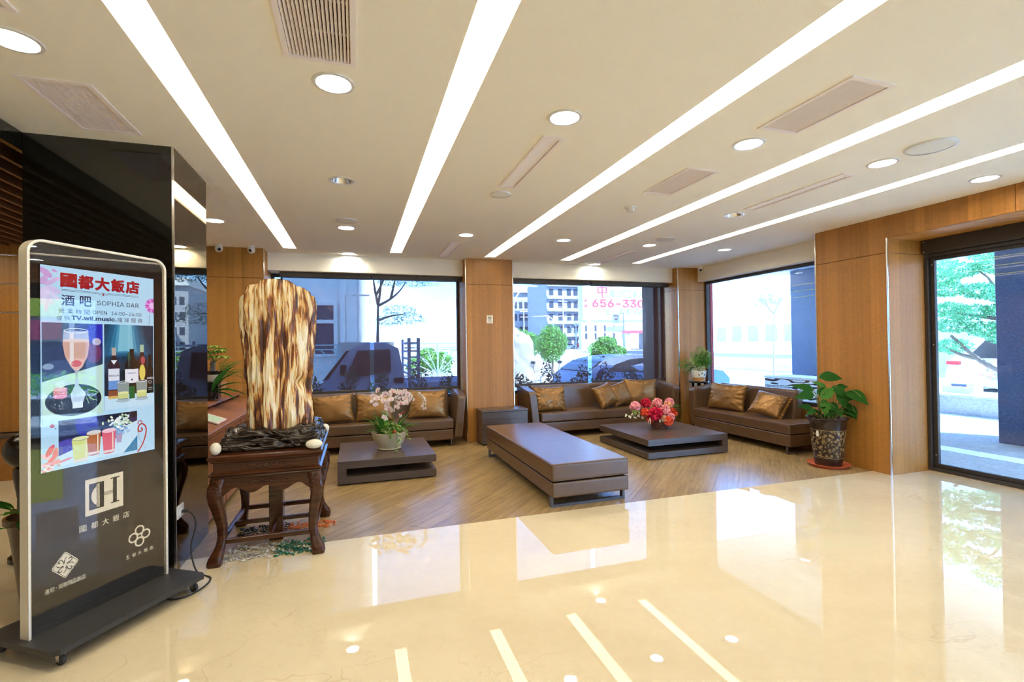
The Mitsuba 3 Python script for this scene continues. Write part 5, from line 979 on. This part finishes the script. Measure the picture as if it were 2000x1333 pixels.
# ================================================================== OUTSIDE
gx, gy = np.linspace(-90, 190, 15), np.concatenate([[-80, 0, 7.35, 14], np.linspace(24, 110, 8), [260]])
GX, GY = np.meshgrid(gx, gy, indexing='ij'); GZ = -.30 + .70 * np.clip((GY - 14) / 96, 0, 1)
i, j = np.meshgrid(np.arange(14), np.arange(len(gy) - 1), indexing='ij'); a = i * len(gy) + j; n_ = len(gy)
q = np.stack([a, a + n_, a + n_ + 1, a + 1], -1).reshape(-1, 4)
add(struct('ground', 'pale asphalt street outside'), tm(np.stack([GX, GY, GZ], -1).reshape(-1, 3), np.vstack([q[:, [0, 1, 2]], q[:, [0, 2, 3]]])), 'm_asphalt')
add(struct('pavement', 'pale pavement in front of the entrance'), box(5.705, 10.4, -12, 8.2, -.30, -.02), 'm_lightgranite'); part('pavement', 'paving_strip', box(6.88, 7.17, -12, 8.1, -.021, -.017), 'm_white')
add(struct('canopy', 'canopy slab over the entrance'), cbox(5.71, 9.6, -8, 8.2, 2.72, 2.80, .004), 'm_white')
k = thing('canopy_light', 'round light under the entrance canopy outside the right window', 'downlight'); part(k, 'rim', lathe([(.0, -.012), (.07, -.012), (.085, -.004), (.085, 0)], 24, (8.0, 7.0, 2.72)), 'm_chrome', 40)
diff('m_brass', (.55, .42, .25))
for (y0, y1, lb) in ((3.10, 4.09, 'dark blue grey granite pillar with three pale grooves outside the glass door'), (6.05, 7.24, 'dark blue grey granite pillar outside the right window')):
    k = thing('granite_pillar', lb, 'pillar'); part(k, 'shaft', cbox(8.04, 8.85, y0, y1, -.02, 2.72, .006), 'm_granite')
    for z in (2.43, 2.315, 2.20): part(k, 'groove_strip', cbox(8.033, 8.857, y0 - .006, y1 + .006, z - .006, z + .006, .002), 'm_brass')
k = thing('marbled_bench', 'black and white marbled plank bench outside the right window', 'bench')
for z in (.30, .50): part(k, 'plank', cbox(7.20, 7.26, 4.7, 7.08, z, z + .19, .004), 'm_zebra')
part(k, 'slab', cbox(7.19, 7.75, 4.7, 7.09, .695, .735, .004), 'm_white'); part(k, 'block', cbox(7.262, 7.72, 4.75, 7.05, -.02, .695, .004), 'm_lightgranite')
k = thing('planter_wall', 'low grey granite planter wall outside the glass door', 'planter'); part(k, 'wall', cbox(10.42, 12.0, -12, 6.9, -.30, .29, .005), 'm_lightgranite'); part(k, 'coping', cbox(10.38, 10.75, -12, 6.92, .291, .335, .006), 'm_lightgranite')
k = thing('stone_block', 'grey stone block on the planter wall in front of the white car', 'stone block'); part(k, 'block', cbox(10.9, 11.2, 5.90, 6.40, .29, .45, .008), 'm_lightgranite'); part(k, 'cap', cbox(10.95, 11.15, 6.03, 6.28, .451, .50, .006), 'm_granite')
k = thing('red_post', 'slim red post just outside the corner of the right window', 'post'); part(k, 'shaft', cbox(5.83, 5.88, 6.86, 6.93, -.02, 2.72, .004), 'm_redpaint'); prin('m_redpaint', (.36, .05, .07), .5)
add(struct('wall_corner_pier', 'dark pier outside the corner of the building'), cbox(4.98, 5.66, 7.30, 7.65, -.3, 2.8, .005), 'm_bronze')

def leafcloud(cs, rs, n, size, seed, hollow=.5):
    r = np.random.default_rng(seed); cs, rs = np.asarray(cs, float), np.asarray(rs, float)
    if rs.ndim == 1: rs = np.repeat(rs[:, None], 3, 1)
    w = (rs ** 2).prod(1) ** .5; id_ = r.choice(len(cs), n, p=w / w.sum()); d = r.normal(size=(n, 3)); d /= np.linalg.norm(d, axis=1, keepdims=True)
    c = cs[id_] + d * rs[id_] * (hollow + (1 - hollow) * r.random(n) ** .6)[:, None]
    a = r.normal(size=(n, 3)); a /= np.linalg.norm(a, axis=1, keepdims=True); b = np.cross(a, r.normal(size=(n, 3))); b /= np.linalg.norm(b, axis=1, keepdims=True)
    s = size * r.uniform(.6, 1.3, (n, 1)); v = np.stack([c - a * s, c + b * s * .45, c + a * s, c - b * s * .45], 1).reshape(-1, 3); o = np.arange(n)[:, None] * 4
    return tm(v, np.vstack([o + [0, 1, 2], o + [0, 2, 3]]))
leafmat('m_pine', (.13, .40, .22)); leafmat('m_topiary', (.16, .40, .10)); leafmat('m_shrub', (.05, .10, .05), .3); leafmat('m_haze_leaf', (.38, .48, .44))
def plant(name, label, cat_, trunk, tr, cs, rs, n, size, mat, seed, group=None, branches=()):
    k = thing(name, label, cat_, group); part(k, 'trunk', tube(curve(trunk, 14), np.linspace(tr, tr * .35, 14), 8), 'm_bark', True)
    for b in branches: part(k, 'branch', tube(curve(b, 10), np.linspace(tr * .6, tr * .2, 10), 6), 'm_bark', True)
    part(k, 'foliage', leafcloud(cs, rs, n, size, seed), mat, kind='stuff'); return k
PX = 10.7
plant('pine_tree', 'layered green pine tree with grey branches outside the glass door', 'tree', [(PX, 5.0, .29), (PX, 5.25, .72), (PX, 5.62, .92), (PX, 5.86, 1.14), (PX, 6.12, 1.42)], .07,
      [(PX + a, y, z) for a, y, z in ((.1, 6.15, 1.22), (0, 6.05, 1.62), (.1, 5.62, 1.52), (0, 5.3, 1.40), (.1, 6.2, 1.92), (-.1, 5.75, 1.84), (.1, 5.35, 1.86), (0, 6.15, 2.30), (0, 5.62, 2.22), (-.1, 5.25, 2.12), (.1, 6.35, 2.52), (-.1, 5.88, 2.62), (0, 5.45, 2.66), (.1, 5.05, 2.5), (0, 5.0, 1.7), (0, 6.3, 2.8), (.1, 5.6, 2.9), (0, 5.1, 2.95))], [(.34, .30, .15)] * 18, 13000, .030, 'm_pine', 5,
      branches=[[(PX, 5.25, .75), (PX, 5.35, 1.5), (PX, 5.42, 2.2), (PX, 5.7, 2.62)], [(PX, 5.40, 2.0), (PX, 5.2, 2.3), (PX, 5.0, 2.5)], [(PX, 5.72, 1.0), (PX, 6.0, 1.08), (PX, 6.25, 1.24)], [(PX, 5.38, 1.7), (PX, 5.75, 1.78), (PX, 6.15, 1.9)]])
def car(name, label, cat_, prof, wd, wins, wheels, wr, mat, M, extra=(), bz=-.3, group=None):
    k = thing(name, label, cat_, group); zt = max(p[1] for p in prof); zb = np.percentile([p[1] for p in prof], 55)
    def tumble(m):
        v = m.vertices.copy(); f = 1 - .16 * np.clip((v[:, 2] - zb) / max(zt - zb, .01), 0, 1); v[:, 1] *= f; return tm(v, m.faces)
    body = Polygon(prof)
    for w in wheels: body = body.difference(Point(w, bz + wr).buffer(wr * 1.13, 12))
    part(k, 'body', put_in(tumble(xz(mv(prism(body, wd), z=-wd / 2))), M), mat)
    for w in wins: part(k, 'window', put_in(tumble(xz(mv(prism(Polygon(w), wd + .016), z=-wd / 2 - .008))), M), 'm_carglass')
    for w in wheels:
        for s in (-1, 1):
            kk = part(k, 'wheel', put_in(xz(mv(disc(wr, -.09, .09, c=.02), w, bz + wr, 0), s * (wd / 2 - .10)), M), 'm_rubber', 40); part(kk, 'hub', put_in(xz(mv(disc(wr * .58, -.095, .095, c=.01), w, bz + wr, 0), s * (wd / 2 - .10)), M), 'm_steel', 40)
    for nm, m, mt in extra: part(k, nm, put_in(m, M), mt)
    return k
gloss('m_carglass', (.012, .014, .020), .03); prin('m_carblue', (.020, .05, .15), .32, specular=.35); prin('m_truckblue', (.30, .36, .52), .3, specular=.5, clearcoat=.6); prin('m_carwhite', (.82, .83, .84), .25, clearcoat=.6); prin('m_carred', (.6, .03, .03), .3)
prof = [(-.80, .0), (-.86, .45), (-.70, .66), (-.56, .74), (-.12, 1.32), (.06, 1.405), (.22, 1.43), (.60, 1.42), (.78, 1.33), (.92, .60), (.94, .0)]
car('pickup_truck', 'blue pickup truck parked outside behind the left sofa', 'truck', prof, 1.6, [[(-.20, .80), (.02, 1.30), (.62, 1.32), (.63, .88), (.30, .84), (.06, .80), (-.06, .72)], [(-.62, .735), (-.50, .78), (-.14, 1.30), (-.19, 1.30), (-.56, .70)]], [-.35, 2.25], .30, 'm_truckblue', mat4((1, 0, 0), (0, 1, 0), (0, 0, 1), (0, 10.4, 0)),
    [('bed', cat(box(.98, 3.0, -.78, .78, .18, .24), box(.98, 3.0, -.80, -.77, .2, .66), box(.98, 3.0, .77, .80, .2, .66), box(2.96, 3.0, -.77, .77, .2, .66)), 'm_truckblue'),
     ('rear_rack', cat(box(.78 + .17, .84 + .17, -.78, -.72, .24, 1.53), box(.97, 1.01, .72, .78, .24, 1.53), *[box(.96, 1.00, -.72, .72, z, z + .04) for z in (.8, .95, 1.1, 1.25, 1.42)], *[box(.95, 1.18, -.78, -.74, z, z + .03) for z in (.78, .90, 1.02, 1.14, 1.26, 1.42)], box(1.13, 1.19, -.79, -.73, .24, 1.53)), 'm_truckblue'), ('mirror', cbox(-.30, -.18, -.98, -.92, .84, 1.04, .01), 'm_black'), ('filler_cap', box(.68, .86, -.812, -.80, .66, .76), 'm_black'), ('roof_lamp', cbox(.1, .6, -.5, .5, 1.43, 1.46, .008), 'm_truckblue')])
prof = [(4.45, -.10), (4.42, .25), (4.75, .52), (5.02, .70), (5.25, .88), (5.55, 1.0), (5.95, 1.07), (6.45, 1.095), (7.0, 1.07), (7.6, .97), (8.25, .74), (8.85, .64), (9.05, .45), (9.05, -.10)]
car('sedan', 'dark blue sedan parked outside the right half of the middle window', 'car', prof, 1.6, [[(5.55, .72), (5.80, .88), (6.2, .99), (6.6, 1.01), (6.6, .68)], [(6.68, .68), (6.68, 1.01), (7.2, .96), (7.75, .76), (7.7, .70)], [(5.12, .76), (5.45, .955), (5.40, .965), (5.05, .74)]], [5.15, 8.1], .30, 'm_carblue', mat4((1, 0, 0), (0, 1, 0), (0, 0, 1), (0, 10.8, 0)),
    [('aerial', tube([(5.72, -.2, 1.02), (5.60, -.2, 1.14)], .006, 5), 'm_black'), ('aerial_fin', ball(.03, (5.78, -.2, 1.04), 1, (1.5, .6, 1)), 'm_black'), ('wing_mirror', cbox(5.35, 5.5, -.92, -.80, .70, .80, .02), 'm_carblue')])
prof = [(-2.0, .12), (-2.02, .55), (-1.95, .86), (-1.55, 1.36), (-1.2, 1.44), (.3, 1.42), (.95, 1.0), (1.75, .88), (2.0, .6), (2.0, .12)]
MS = mat4((0, -1, 0), (1, 0, 0), (0, 0, 1), (12.9, 5.1, 0))
car('white_car', 'white car with red maple leaf stickers parked outside the glass door', 'car', prof, 1.6, [[(-1.62, .95), (-1.32, 1.34), (-.55, 1.36), (-.55, .95)], [(-.48, .95), (-.48, 1.36), (.25, 1.34), (.8, .98)]], [-1.25, 1.25], .31, 'm_carwhite', mat4((0, -1, 0), (-1, 0, 0), (0, 0, 1), (13.2, 5.2, 0)),
    [('tail_light', s_, 'm_carred') for s_ in (cbox(-1.99, -1.75, .74, .815, .80, .88, .01), cbox(-1.99, -1.75, -.815, -.74, .80, .88, .01))] + [('leaf_sticker', xz(prism(affinity.translate(union_all([affinity.rotate(ell(0, .055, .022, .06), q, origin=(0, 0)) for q in range(0, 360, 60)]), x, z), .003), .797 + .003), 'm_petalpink') for x, z in ((-1.30, .80), (-1.22, .62), (-1.05, .88), (-1.38, .68))])
# the neighbouring building, seen through the left window
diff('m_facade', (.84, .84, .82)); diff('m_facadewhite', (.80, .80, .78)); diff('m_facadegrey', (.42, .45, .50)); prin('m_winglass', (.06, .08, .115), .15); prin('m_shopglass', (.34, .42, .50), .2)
k = thing('pale_building', 'pale plastered building behind the truck, seen through the left window', 'building')
part(k, 'wall', box(-9, .49, 14.0, 24, -.3, 14), 'm_facade'); part(k, 'stone_plinth', box(-.43, .95, 13.2, 13.98, -.3, 1.50), 'm_lightgranite')
part(k, 'pilaster', cbox(-.42, -.30, 13.93, 14.0, -.3, 14, .004), 'm_facade'); part(k, 'panel_moulding', xz(prism(sbox(-.26, 1.5, .40, 2.86).difference(sbox(-.235, 1.5, .375, 2.83)), .03), 13.97), 'm_facade'); part(k, 'joint', box(.04, .055, 13.985, 14.0, 1.5, 6), 'm_facadegrey')
for wx in (-1.05, -2.6, -4.6, -6.5):
    for z0, z1 in ((1.15, 2.58), (4.2, 5.7), (7.4, 8.9)):
        w = part(k, 'window', xz(prism(sbox(wx - .08, z0 - .02, wx + .55, z1 + .02).difference(sbox(wx - .02, z0 + .05, wx + .46, z1 - .55)).difference(sbox(wx - .02, z1 - .45, wx + .46, z1 - .06)), .08), 13.94), 'm_facadewhite'); part(w, 'pane', box(wx - .04, wx + .48, 13.99, 13.995, z0, z1), 'm_winglass')
for wx in (-1.9, -3.3): part(k, 'drain_pipe', tube([(wx, 13.93, -.2), (wx, 13.93, 3.0)], .04, 8), 'm_facadegrey', True)
plant('slender_tree', 'slender bare-trunked tree with feathery branches, seen through the left window', 'tree', [(.50, 12, -.28), (.48, 12, 1.0), (.49, 12, 1.9), (.50, 12, 2.42)], .062,
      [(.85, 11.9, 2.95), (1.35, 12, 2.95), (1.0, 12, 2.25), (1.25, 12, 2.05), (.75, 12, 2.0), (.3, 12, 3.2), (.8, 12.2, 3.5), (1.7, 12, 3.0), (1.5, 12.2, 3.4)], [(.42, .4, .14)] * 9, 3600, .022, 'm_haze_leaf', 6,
      branches=[[(.50, 12, 2.38), (.44, 12, 2.7), (.36, 12, 3.3)], [(.50, 12, 2.40), (.56, 12, 2.75), (.55, 12, 3.4)], [(.50, 12, 2.36), (.78, 12, 2.52), (.95, 12, 2.66), (1.15, 12, 2.95)], [(.80, 12, 2.53), (.86, 12, 2.8), (.95, 12, 3.2)], [(.45, 12, 2.6), (.62, 12, 2.95), (.75, 12, 3.3)], [(.50, 12, 2.0), (.75, 12, 2.1), (1.1, 12, 2.15)]])
prin('m_railing', (.35, .62, .66), .4)
k = thing('railing', 'blue diagonal-barred railing behind the truck at the left', 'railing')
part(k, 'post', box(-.42, -.37, 11.48, 11.53, -.3, 1.42), 'm_railing')
for z in (1.31, 1.41): part(k, 'rail', box(-3.0, -.42, 11.49, 11.52, z, z + .03), 'm_railing')
for q in range(8): part(k, 'bar', tube([(-1.0 + .24 * q - 1.2, 11.505, 1.31), (-.45 + .24 * q - 1.2, 11.505, .75)], .014, 6), 'm_railing')
part(k, 'rail', box(-3.0, -.42, 11.49, 11.52, .20, .23), 'm_railing')
k = thing('railing', 'turquoise white railing with starburst bars, seen right of the truck', 'railing')
for z in (1.32, 1.42, .60): part(k, 'rail', box(1.15, 3.4, 12.49, 12.52, z, z + .03), 'm_railing')
for x in (1.28, 2.0, 3.35): part(k, 'post', box(x - .02, x + .02, 12.48, 12.53, -.3, 1.44), 'm_railing')
for q in range(9): t = math.pi * (q - 4) / 9; part(k, 'ray', tube([(2.0, 12.505, .62), (2.0 + .78 * math.sin(t), 12.505, .62 + .70 * math.cos(t))], .015, 6), 'm_railing')
g = np.linspace(0, 2 * np.pi, 30); part(k, 'ring', tube(np.column_stack([2.52 + .17 * np.cos(g), 0 * g + 12.505, 1.12 + .17 * np.sin(g)]), .018, 6, False), 'm_railing')
plant('street_bush', 'leafy bush behind the turquoise railing', 'bush', [(2.0, 13.6, -.3), (2.0, 13.6, .9)], .04, [(1.9, 13.6, 1.0), (2.3, 13.7, .9), (1.55, 13.6, .8)], [.35, .32, .28], 1600, .05, 'm_topiary', 16)
k = thing('planter_box', 'long planter under the windows outside', 'planter'); part(k, 'wall', cbox(-1.6, 5.6, 7.9, 8.5, -.3, .34, .006), 'm_lightgranite'); part(k, 'soil', box(-1.5, 5.5, 7.95, 8.45, .341, .37), 'm_soil')
r = np.random.default_rng(51)
SN = ['left of the truck windshield', 'in front of the truck windshield', 'in front of the truck door', 'just behind the truck rack', 'at the right end of the left window', 'in front of the white boulder', 'left of the red scooter light', 'left of the blind gap in the middle window', 'in front of the sedan hood', 'in front of the sedan window']
for (x, zt, w), lb in zip(((-.66, .95, .20), (-.15, 1.0, .15), (.38, 1.0, .18), (1.02, 1.07, .20), (1.50, .90, .16), (2.85, .84, .20), (3.38, 1.05, .18), (3.98, 1.03, .19), (4.50, .98, .18), (5.08, .94, .2)), SN):
    cs = [(x + r.normal() * .05, 8.2 + r.normal() * .05, z) for z in np.linspace(.5, zt - .06, 5)]; rs = [(w * q, w * q, .12) for q in (1.0, 1.0, .9, .75, .45)]
    plant('shrub', 'dark small-leaved shrub outside the windows, ' + lb, 'shrub', [(x, 8.2, .37), (x + .01, 8.2, zt - .1)], .010, cs, rs, 420, .030, 'm_shrub', int(100 + x * 40), 'dark shrubs under the windows', [[(x, 8.2, .5), (x + s * w * .6, 8.2 + .03, .62), (x + s * w, 8.2, zt - .15)] for s in (-1, 1)])
part('planter_box', 'ground_cover', leafcloud([(x, 8.15, .40) for x in np.arange(-1.4, 5.5, .2)], [(.14, .2, .10)] * 35, 3000, .028, 61), 'm_topiary', kind='stuff')
m = ball(1, (0, 0, 0), 4); v = m.vertices; v = v * np.array([.56, .45, 1.08]); v *= (1 + .75 * (meshkit.fbm(v * 2.6 + 3, 5, 2) - .5))[:, None]; v[:, 0] += -.12 * np.clip(v[:, 2], 0, 2); k = thing('white_boulder', 'big white standing boulder outside, left in the middle window', 'boulder'); add(k, mv(tm(v, m.faces), 4.08, 12.2, .70), 'm_boulder', True)
diff('m_boulder', (.36, .355, .34))
plant('topiary_tree', 'round clipped bright green tree right of the boulder', 'tree', [(8.35, 20, -.25), (8.35, 20, .9)], .08, [(8.3, 20, 1.5), (8.25, 19.9, 1.0), (8.55, 19.9, 1.45), (8.0, 19.9, 1.35), (8.3, 20, 1.8)], [(.66, .6, .62), (.5, .5, .45), (.5, .5, .6), (.5, .5, .5), (.5, .5, .5)], 7000, .055, 'm_topiary', 7)
plant('topiary_tree', 'second clipped green tree behind the boulder', 'tree', [(7.4, 21.9, -.25), (7.4, 21.9, .9)], .08, [(7.5, 21.9, 1.6), (7.05, 21.9, 1.85), (8.0, 21.9, 1.4)], [(.65, .5, .55), (.5, .5, .4), (.5, .5, .6)], 4200, .055, 'm_topiary', 8)
plant('street_bush', 'layered green bush behind the dark sedan', 'bush', [(7.75, 14, -.3), (7.75, 14, .7)], .06, [(7.7, 14, 1.0), (7.4, 14, .85), (8.1, 14, 1.1), (7.75, 14, 1.4), (7.95, 14, .75), (7.45, 14, 1.2)], [(.38, .3, .22)] * 6, 4200, .05, 'm_topiary', 9)
def scooter(x, y, yaw, label, tail):
    k = thing('scooter', label, 'scooter', 'parked scooters'); M = mat4((math.cos(yaw), math.sin(yaw), 0), (-math.sin(yaw), math.cos(yaw), 0), (0, 0, 1), (x, y, -.3))
    for w in (-.55, .55): part(k, 'wheel', put_in(xz(mv(disc(.22, -.05, .05, c=.015), w, .22, 0), 0), M), 'm_rubber', 40)
    part(k, 'body', put_in(xz(mv(prism(Polygon([(-.72, .55), (-.65, .38), (-.2, .25), (.25, .22), (.42, .45), (.50, .92), (.40, .95), (.25, .45), (-.1, .42), (-.15, .66), (-.7, .72)]).buffer(.02), .26), z=-.13)), M), 'm_carwhite')
    part(k, 'seat', put_in(cbox(-.68, -.12, -.12, .12, .70, .80, .03), M), 'm_rubber'); part(k, 'handlebar', put_in(tube([(.44, -.32, 1.02), (.46, 0, .98), (.44, .32, 1.02)], .014, 6), M), 'm_chrome')
    for s in (-1, 1): part(k, 'mirror', put_in(cat(tube([(.44, s * .26, 1.0), (.42, s * .30, 1.22)], .006, 5), ball(.055, (.42, s * .30, 1.28), 2, (.3, 1, .8))), M), 'm_chrome')
    part(k, 'tail_light', put_in(cbox(-.78, -.70, -.09, .09, .60, .72, .02), M), 'm_carred')
scooter(-.95, 12.4, .3, 'white scooter parked left of the truck, seen beside the petrified wood', 0); scooter(3.9, 9.4, 1.45, 'white scooter with a red tail light parked left of the sedan', 1); scooter(2.9, 11.6, .2, 'white scooter parked by the turquoise railing', 0)
# far side of the street
def pole(k, x, y, z0, z1, r_, mat='m_facadewhite', name='post'): part(k, name, tube([(x, y, z0), (x, y, z1)], [r_, r_ * .7], 8), mat, True)
k = thing('street_lamp', 'white double-armed street lamp behind the clipped green tree', 'street lamp'); pole(k, 37.9, 90, .25, 7.4, .12)
for s in (-1, 1): part(k, 'arm', tube(curve([(37.9, 90, 6.2), (37.9 + s * .9, 90, 7.1), (37.9 + s * 2.4, 90, 7.15)], 12), .10, 7), 'm_facadewhite', True); part(k, 'lamp_head', cbox(37.9 + s * 2.4 - .1 - (s < 0) * 2.0, 37.9 + s * 2.4 + .1 + (s > 0) * 2.0, 89.7, 90.3, 7.05, 7.22, .03), 'm_facadegrey')
k = thing('street_lamp', 'white street lamp with a round globe in front of the grey apartment block', 'street lamp'); pole(k, 52.4, 110, .4, 6.2, .17); part(k, 'globe', ball(.42, (52.4, 110, 6.5), 3), 'm_facadewhite', True)
for s in (-1, 1): part(k, 'arm', tube(curve([(52.4, 110, 3.6), (52.4 + s * .8, 110, 4.8), (52.4 + s * 1.7, 110, 6.2 if s < 0 else 4.9)], 10), .09, 6), 'm_facadewhite', True)
k = thing('street_lamp', 'tall curved white street lamp at the left edge of the middle window', 'street lamp'); pole(k, 13.1, 40, -.1, 4.6, .10); part(k, 'arm', tube(curve([(13.1, 40, 4.4), (13.35, 40, 5.6), (13.9, 40, 6.3), (14.7, 40, 6.6)], 14), .07, 7), 'm_facadewhite', True); part(k, 'lamp_head', cbox(14.5, 15.3, 39.8, 40.2, 6.5, 6.66, .04), 'm_facadegrey')
for x, y, zt, sp, lb in ((44.5, 100, 12.1, 1.1, 'pale utility pole in front of the grey apartment block'), (38.6, 110, 10.4, 1.0, 'pale utility pole in front of the office building with many windows')):
    k = thing('utility_pole', lb, 'utility pole'); pole(k, x, y, .2, zt, .16)
    for z in (zt - .9, zt - 2.2): part(k, 'crossarm', box(x - sp, x + sp, y - .08, y + .08, z, z + .16), 'm_facadewhite')
def windows(k, xs, zs, w, h, y, axis='x', gm='m_winglass'):
    d = mikit.ply(box(-w / 2, w / 2, -.04, .10, 0, h), gm) if axis == 'x' else mikit.ply(box(-.04, .10, -w / 2, w / 2, 0, h), gm)
    for z in zs:
        for x in xs: dup(k, 'window', d, T().translate([x, y, z] if axis == 'x' else [y, x, z]).matrix)
k = thing('office_building', 'office building with window rows, front bluish grey for shade, left in the middle window', 'building'); part(k, 'wall', box(38, 53.2, 140, 165, 0, 17.6), 'm_facadegrey'); part(k, 'lit_white_wing', box(53.2, 56.6, 137, 165, 0, 20.2), 'm_facadewhite'); part(k, 'roof_slab', box(37.6, 66, 139, 166, 17.6, 19.6), 'm_facadewhite'); windows(k, np.arange(39.4, 53, 1.75), (1.5, 5.2, 9.0, 12.8), 1.1, 2.0, 140)  # front wall coloured grey as if shaded, end wing white as if lit
k = thing('apartment_block', 'grey apartment block with balconies in the middle of the street view', 'building'); part(k, 'wall', box(48.6, 58.4, 120, 135, 0, 19), 'm_facadegrey'); windows(k, (50.0, 52.6, 55.2, 57.2), (1.2, 4.6, 8.0, 11.4, 14.8), 1.2, 1.8, 120)
for z in (3.6, 7.0, 10.4, 13.8, 17.2): part(k, 'balcony', box(48.6, 58.4, 119.2, 120, z, z + .7), 'm_facadegrey')
k = thing('white_building', 'big white building carrying the billboard', 'building'); part(k, 'wall', box(49.0, 95, 100, 101.5, 0, 24), 'm_facadewhite'); part(k, 'cornice', box(48.9, 95, 99.9, 100, 6.2, 6.6), 'm_facade'); windows(k, np.arange(50.2, 60, 2.4), (2.6, 4.4), .5, 1.4, 100)
k = thing('billboard', 'white billboard with red telephone number on the white building', 'billboard'); part(k, 'panel', box(49.2, 68.2, 99.5, 99.999, 7.0, 15.6), 'm_white'); diff('m_signred', (.62, .10, .14)); diff('m_signgreen', (.22, .46, .40))
def BB(g, mat, nm): part(k, nm, xz(prism(g, .05), 99.44), mat)
BB(fit(glyphs('2656-3300', 2, 'lat', 3), 49.6, 67.3, 9.95, 11.85), 'm_signred', 'telephone_number')
BB(sbox(53.0, 13.2, 55.4, 14.7).difference(sbox(53.25, 13.45, 55.15, 14.45)).union(sbox(54.08, 12.1, 54.32, 14.9)), 'm_signred', 'emblem')
BB(union_all([fit(glyphs(c, 2), x, x + 1.35, 12.3, 14.0) for c, x in zip('銀公司工商大額借', (56.2, 57.7, 59.2, 60.7, 62.2, 63.7, 65.1, 66.5))]), 'm_signgreen', 'upper_lettering'); BB(union_all([fit(glyphs(c, 2), x, x + 1.6, 8.1, 9.6) for c, x in zip('支客票可週轉', (54.9, 58.2, 60.1, 62.0, 63.8, 65.6))]), 'm_signgreen', 'lower_lettering')
k = thing('roadside_pavilion', 'low open pavilion with a red-edged flat roof across the street', 'pavilion'); part(k, 'roof', box(49.8, 70, 83, 90, 4.0, 5.0), 'm_facadewhite'); part(k, 'red_band', box(49.4, 70, 82.8, 83, 3.5, 4.0), 'm_signred')
for x in (50.3, 54.9, 60, 66): part(k, 'column', box(x, x + 1.1, 83.2, 84.3, 0, 4.0), 'm_facadewhite')
part(k, 'back_wall', box(57, 70, 88, 89, 0, 4), 'm_facadegrey')
k = thing('road_sign', 'small square white sign with a red mark on a bracketed pole', 'sign'); pole(k, 42.0, 70, 0, 6.7, .09, 'm_facadegrey'); part(k, 'panel', cbox(39.9, 41.2, 69.9, 70.0, 4.9, 6.3, .01), 'm_white'); part(k, 'mark', xz(prism(union_all([ln(curve([(40.15, 5.95), (40.5, 6.05), (40.9, 5.85)], 10), .14), ell(40.55, 5.45, .22, .16)]), .03), 69.86), 'm_signred')
for z in (4.85, 5.6, 6.4): part(k, 'bracket', box(39.8, 42, 69.97, 70.05, z, z + .07), 'm_facadegrey')
prof = [(-2, .25), (-2, .7), (-1.4, .85), (-.8, 1.35), (.6, 1.38), (1.3, .9), (2, .75), (2, .25)]
car('distant_car', 'small white car crossing the far street', 'car', prof, 1.6, [[(-1.1, .9), (-.7, 1.28), (.5, 1.3), (1.0, .9)]], [-1.2, 1.2], .3, 'm_carwhite', mat4((1, 0, 0), (0, 1, 0), (0, 0, 1), (51.2, 112, .40)), bz=0)
car('distant_car', 'small red car parked by the far kerb', 'car', prof, 1.6, [[(-1.1, .9), (-.7, 1.28), (.5, 1.3), (1.0, .9)]], [-1.2, 1.2], .3, 'm_carred', mat4((.6, .8, 0), (-.8, .6, 0), (0, 0, 1), (55.6, 114, .40)), bz=0)
# beyond the right window and the entrance
k = thing('shop_row', 'overexposed white row of shops across the street, seen through the right window', 'building'); part(k, 'wall', box(45, 58, 22, 64, -.3, 16), 'm_facadewhite'); windows(k, np.arange(25, 62, 2.6), (1.45,), 1.5, 1.9, 45, 'y', 'm_shopglass'); part(k, 'fascia', box(44.6, 45, 22, 64, 3.9, 4.4), 'm_white')
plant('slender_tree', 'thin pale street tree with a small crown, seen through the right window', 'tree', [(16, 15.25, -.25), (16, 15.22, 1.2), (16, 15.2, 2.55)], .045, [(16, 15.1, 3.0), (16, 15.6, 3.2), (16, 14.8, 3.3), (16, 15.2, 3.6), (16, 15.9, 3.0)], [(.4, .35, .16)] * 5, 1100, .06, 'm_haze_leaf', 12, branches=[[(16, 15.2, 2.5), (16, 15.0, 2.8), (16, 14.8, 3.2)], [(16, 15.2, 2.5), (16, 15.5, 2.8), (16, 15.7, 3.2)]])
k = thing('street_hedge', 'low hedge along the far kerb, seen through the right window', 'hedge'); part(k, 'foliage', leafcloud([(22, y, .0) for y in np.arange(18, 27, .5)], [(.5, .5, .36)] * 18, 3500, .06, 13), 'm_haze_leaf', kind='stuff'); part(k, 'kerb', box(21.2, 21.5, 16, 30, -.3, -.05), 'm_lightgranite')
k = thing('street_hedge', 'clipped hedge across the street in front of the entrance', 'hedge'); part(k, 'foliage', leafcloud([(17, y, .25) for y in np.arange(-8, 4, .5)], [(.5, .5, .5)] * 24, 5000, .06, 14), 'm_topiary', kind='stuff'); part(k, 'kerb', box(16.2, 16.5, -9, 5, -.3, -.05), 'm_lightgranite')
k = thing('shop_row', 'row of shops with yellow and red signboards opposite the entrance', 'building'); part(k, 'wall', box(30, 38, -30, 18, -.3, 10), 'm_facadegrey'); prin('m_signyellow', (.62, .50, .02), .5); part(k, 'yellow_signboard', box(29.6, 30, -2.5, 2.2, 3.2, 6.2), 'm_signyellow'); part(k, 'red_signboard', box(29.6, 30, -2.5, 2.2, 2.0, 3.0), 'm_signred'); windows(k, np.arange(-28, 17, 3.0), (.2,), 2.2, 1.7, 30, 'y'); windows(k, np.arange(-28, 17, 3.0), (6.8,), 1.6, 1.8, 30, 'y')
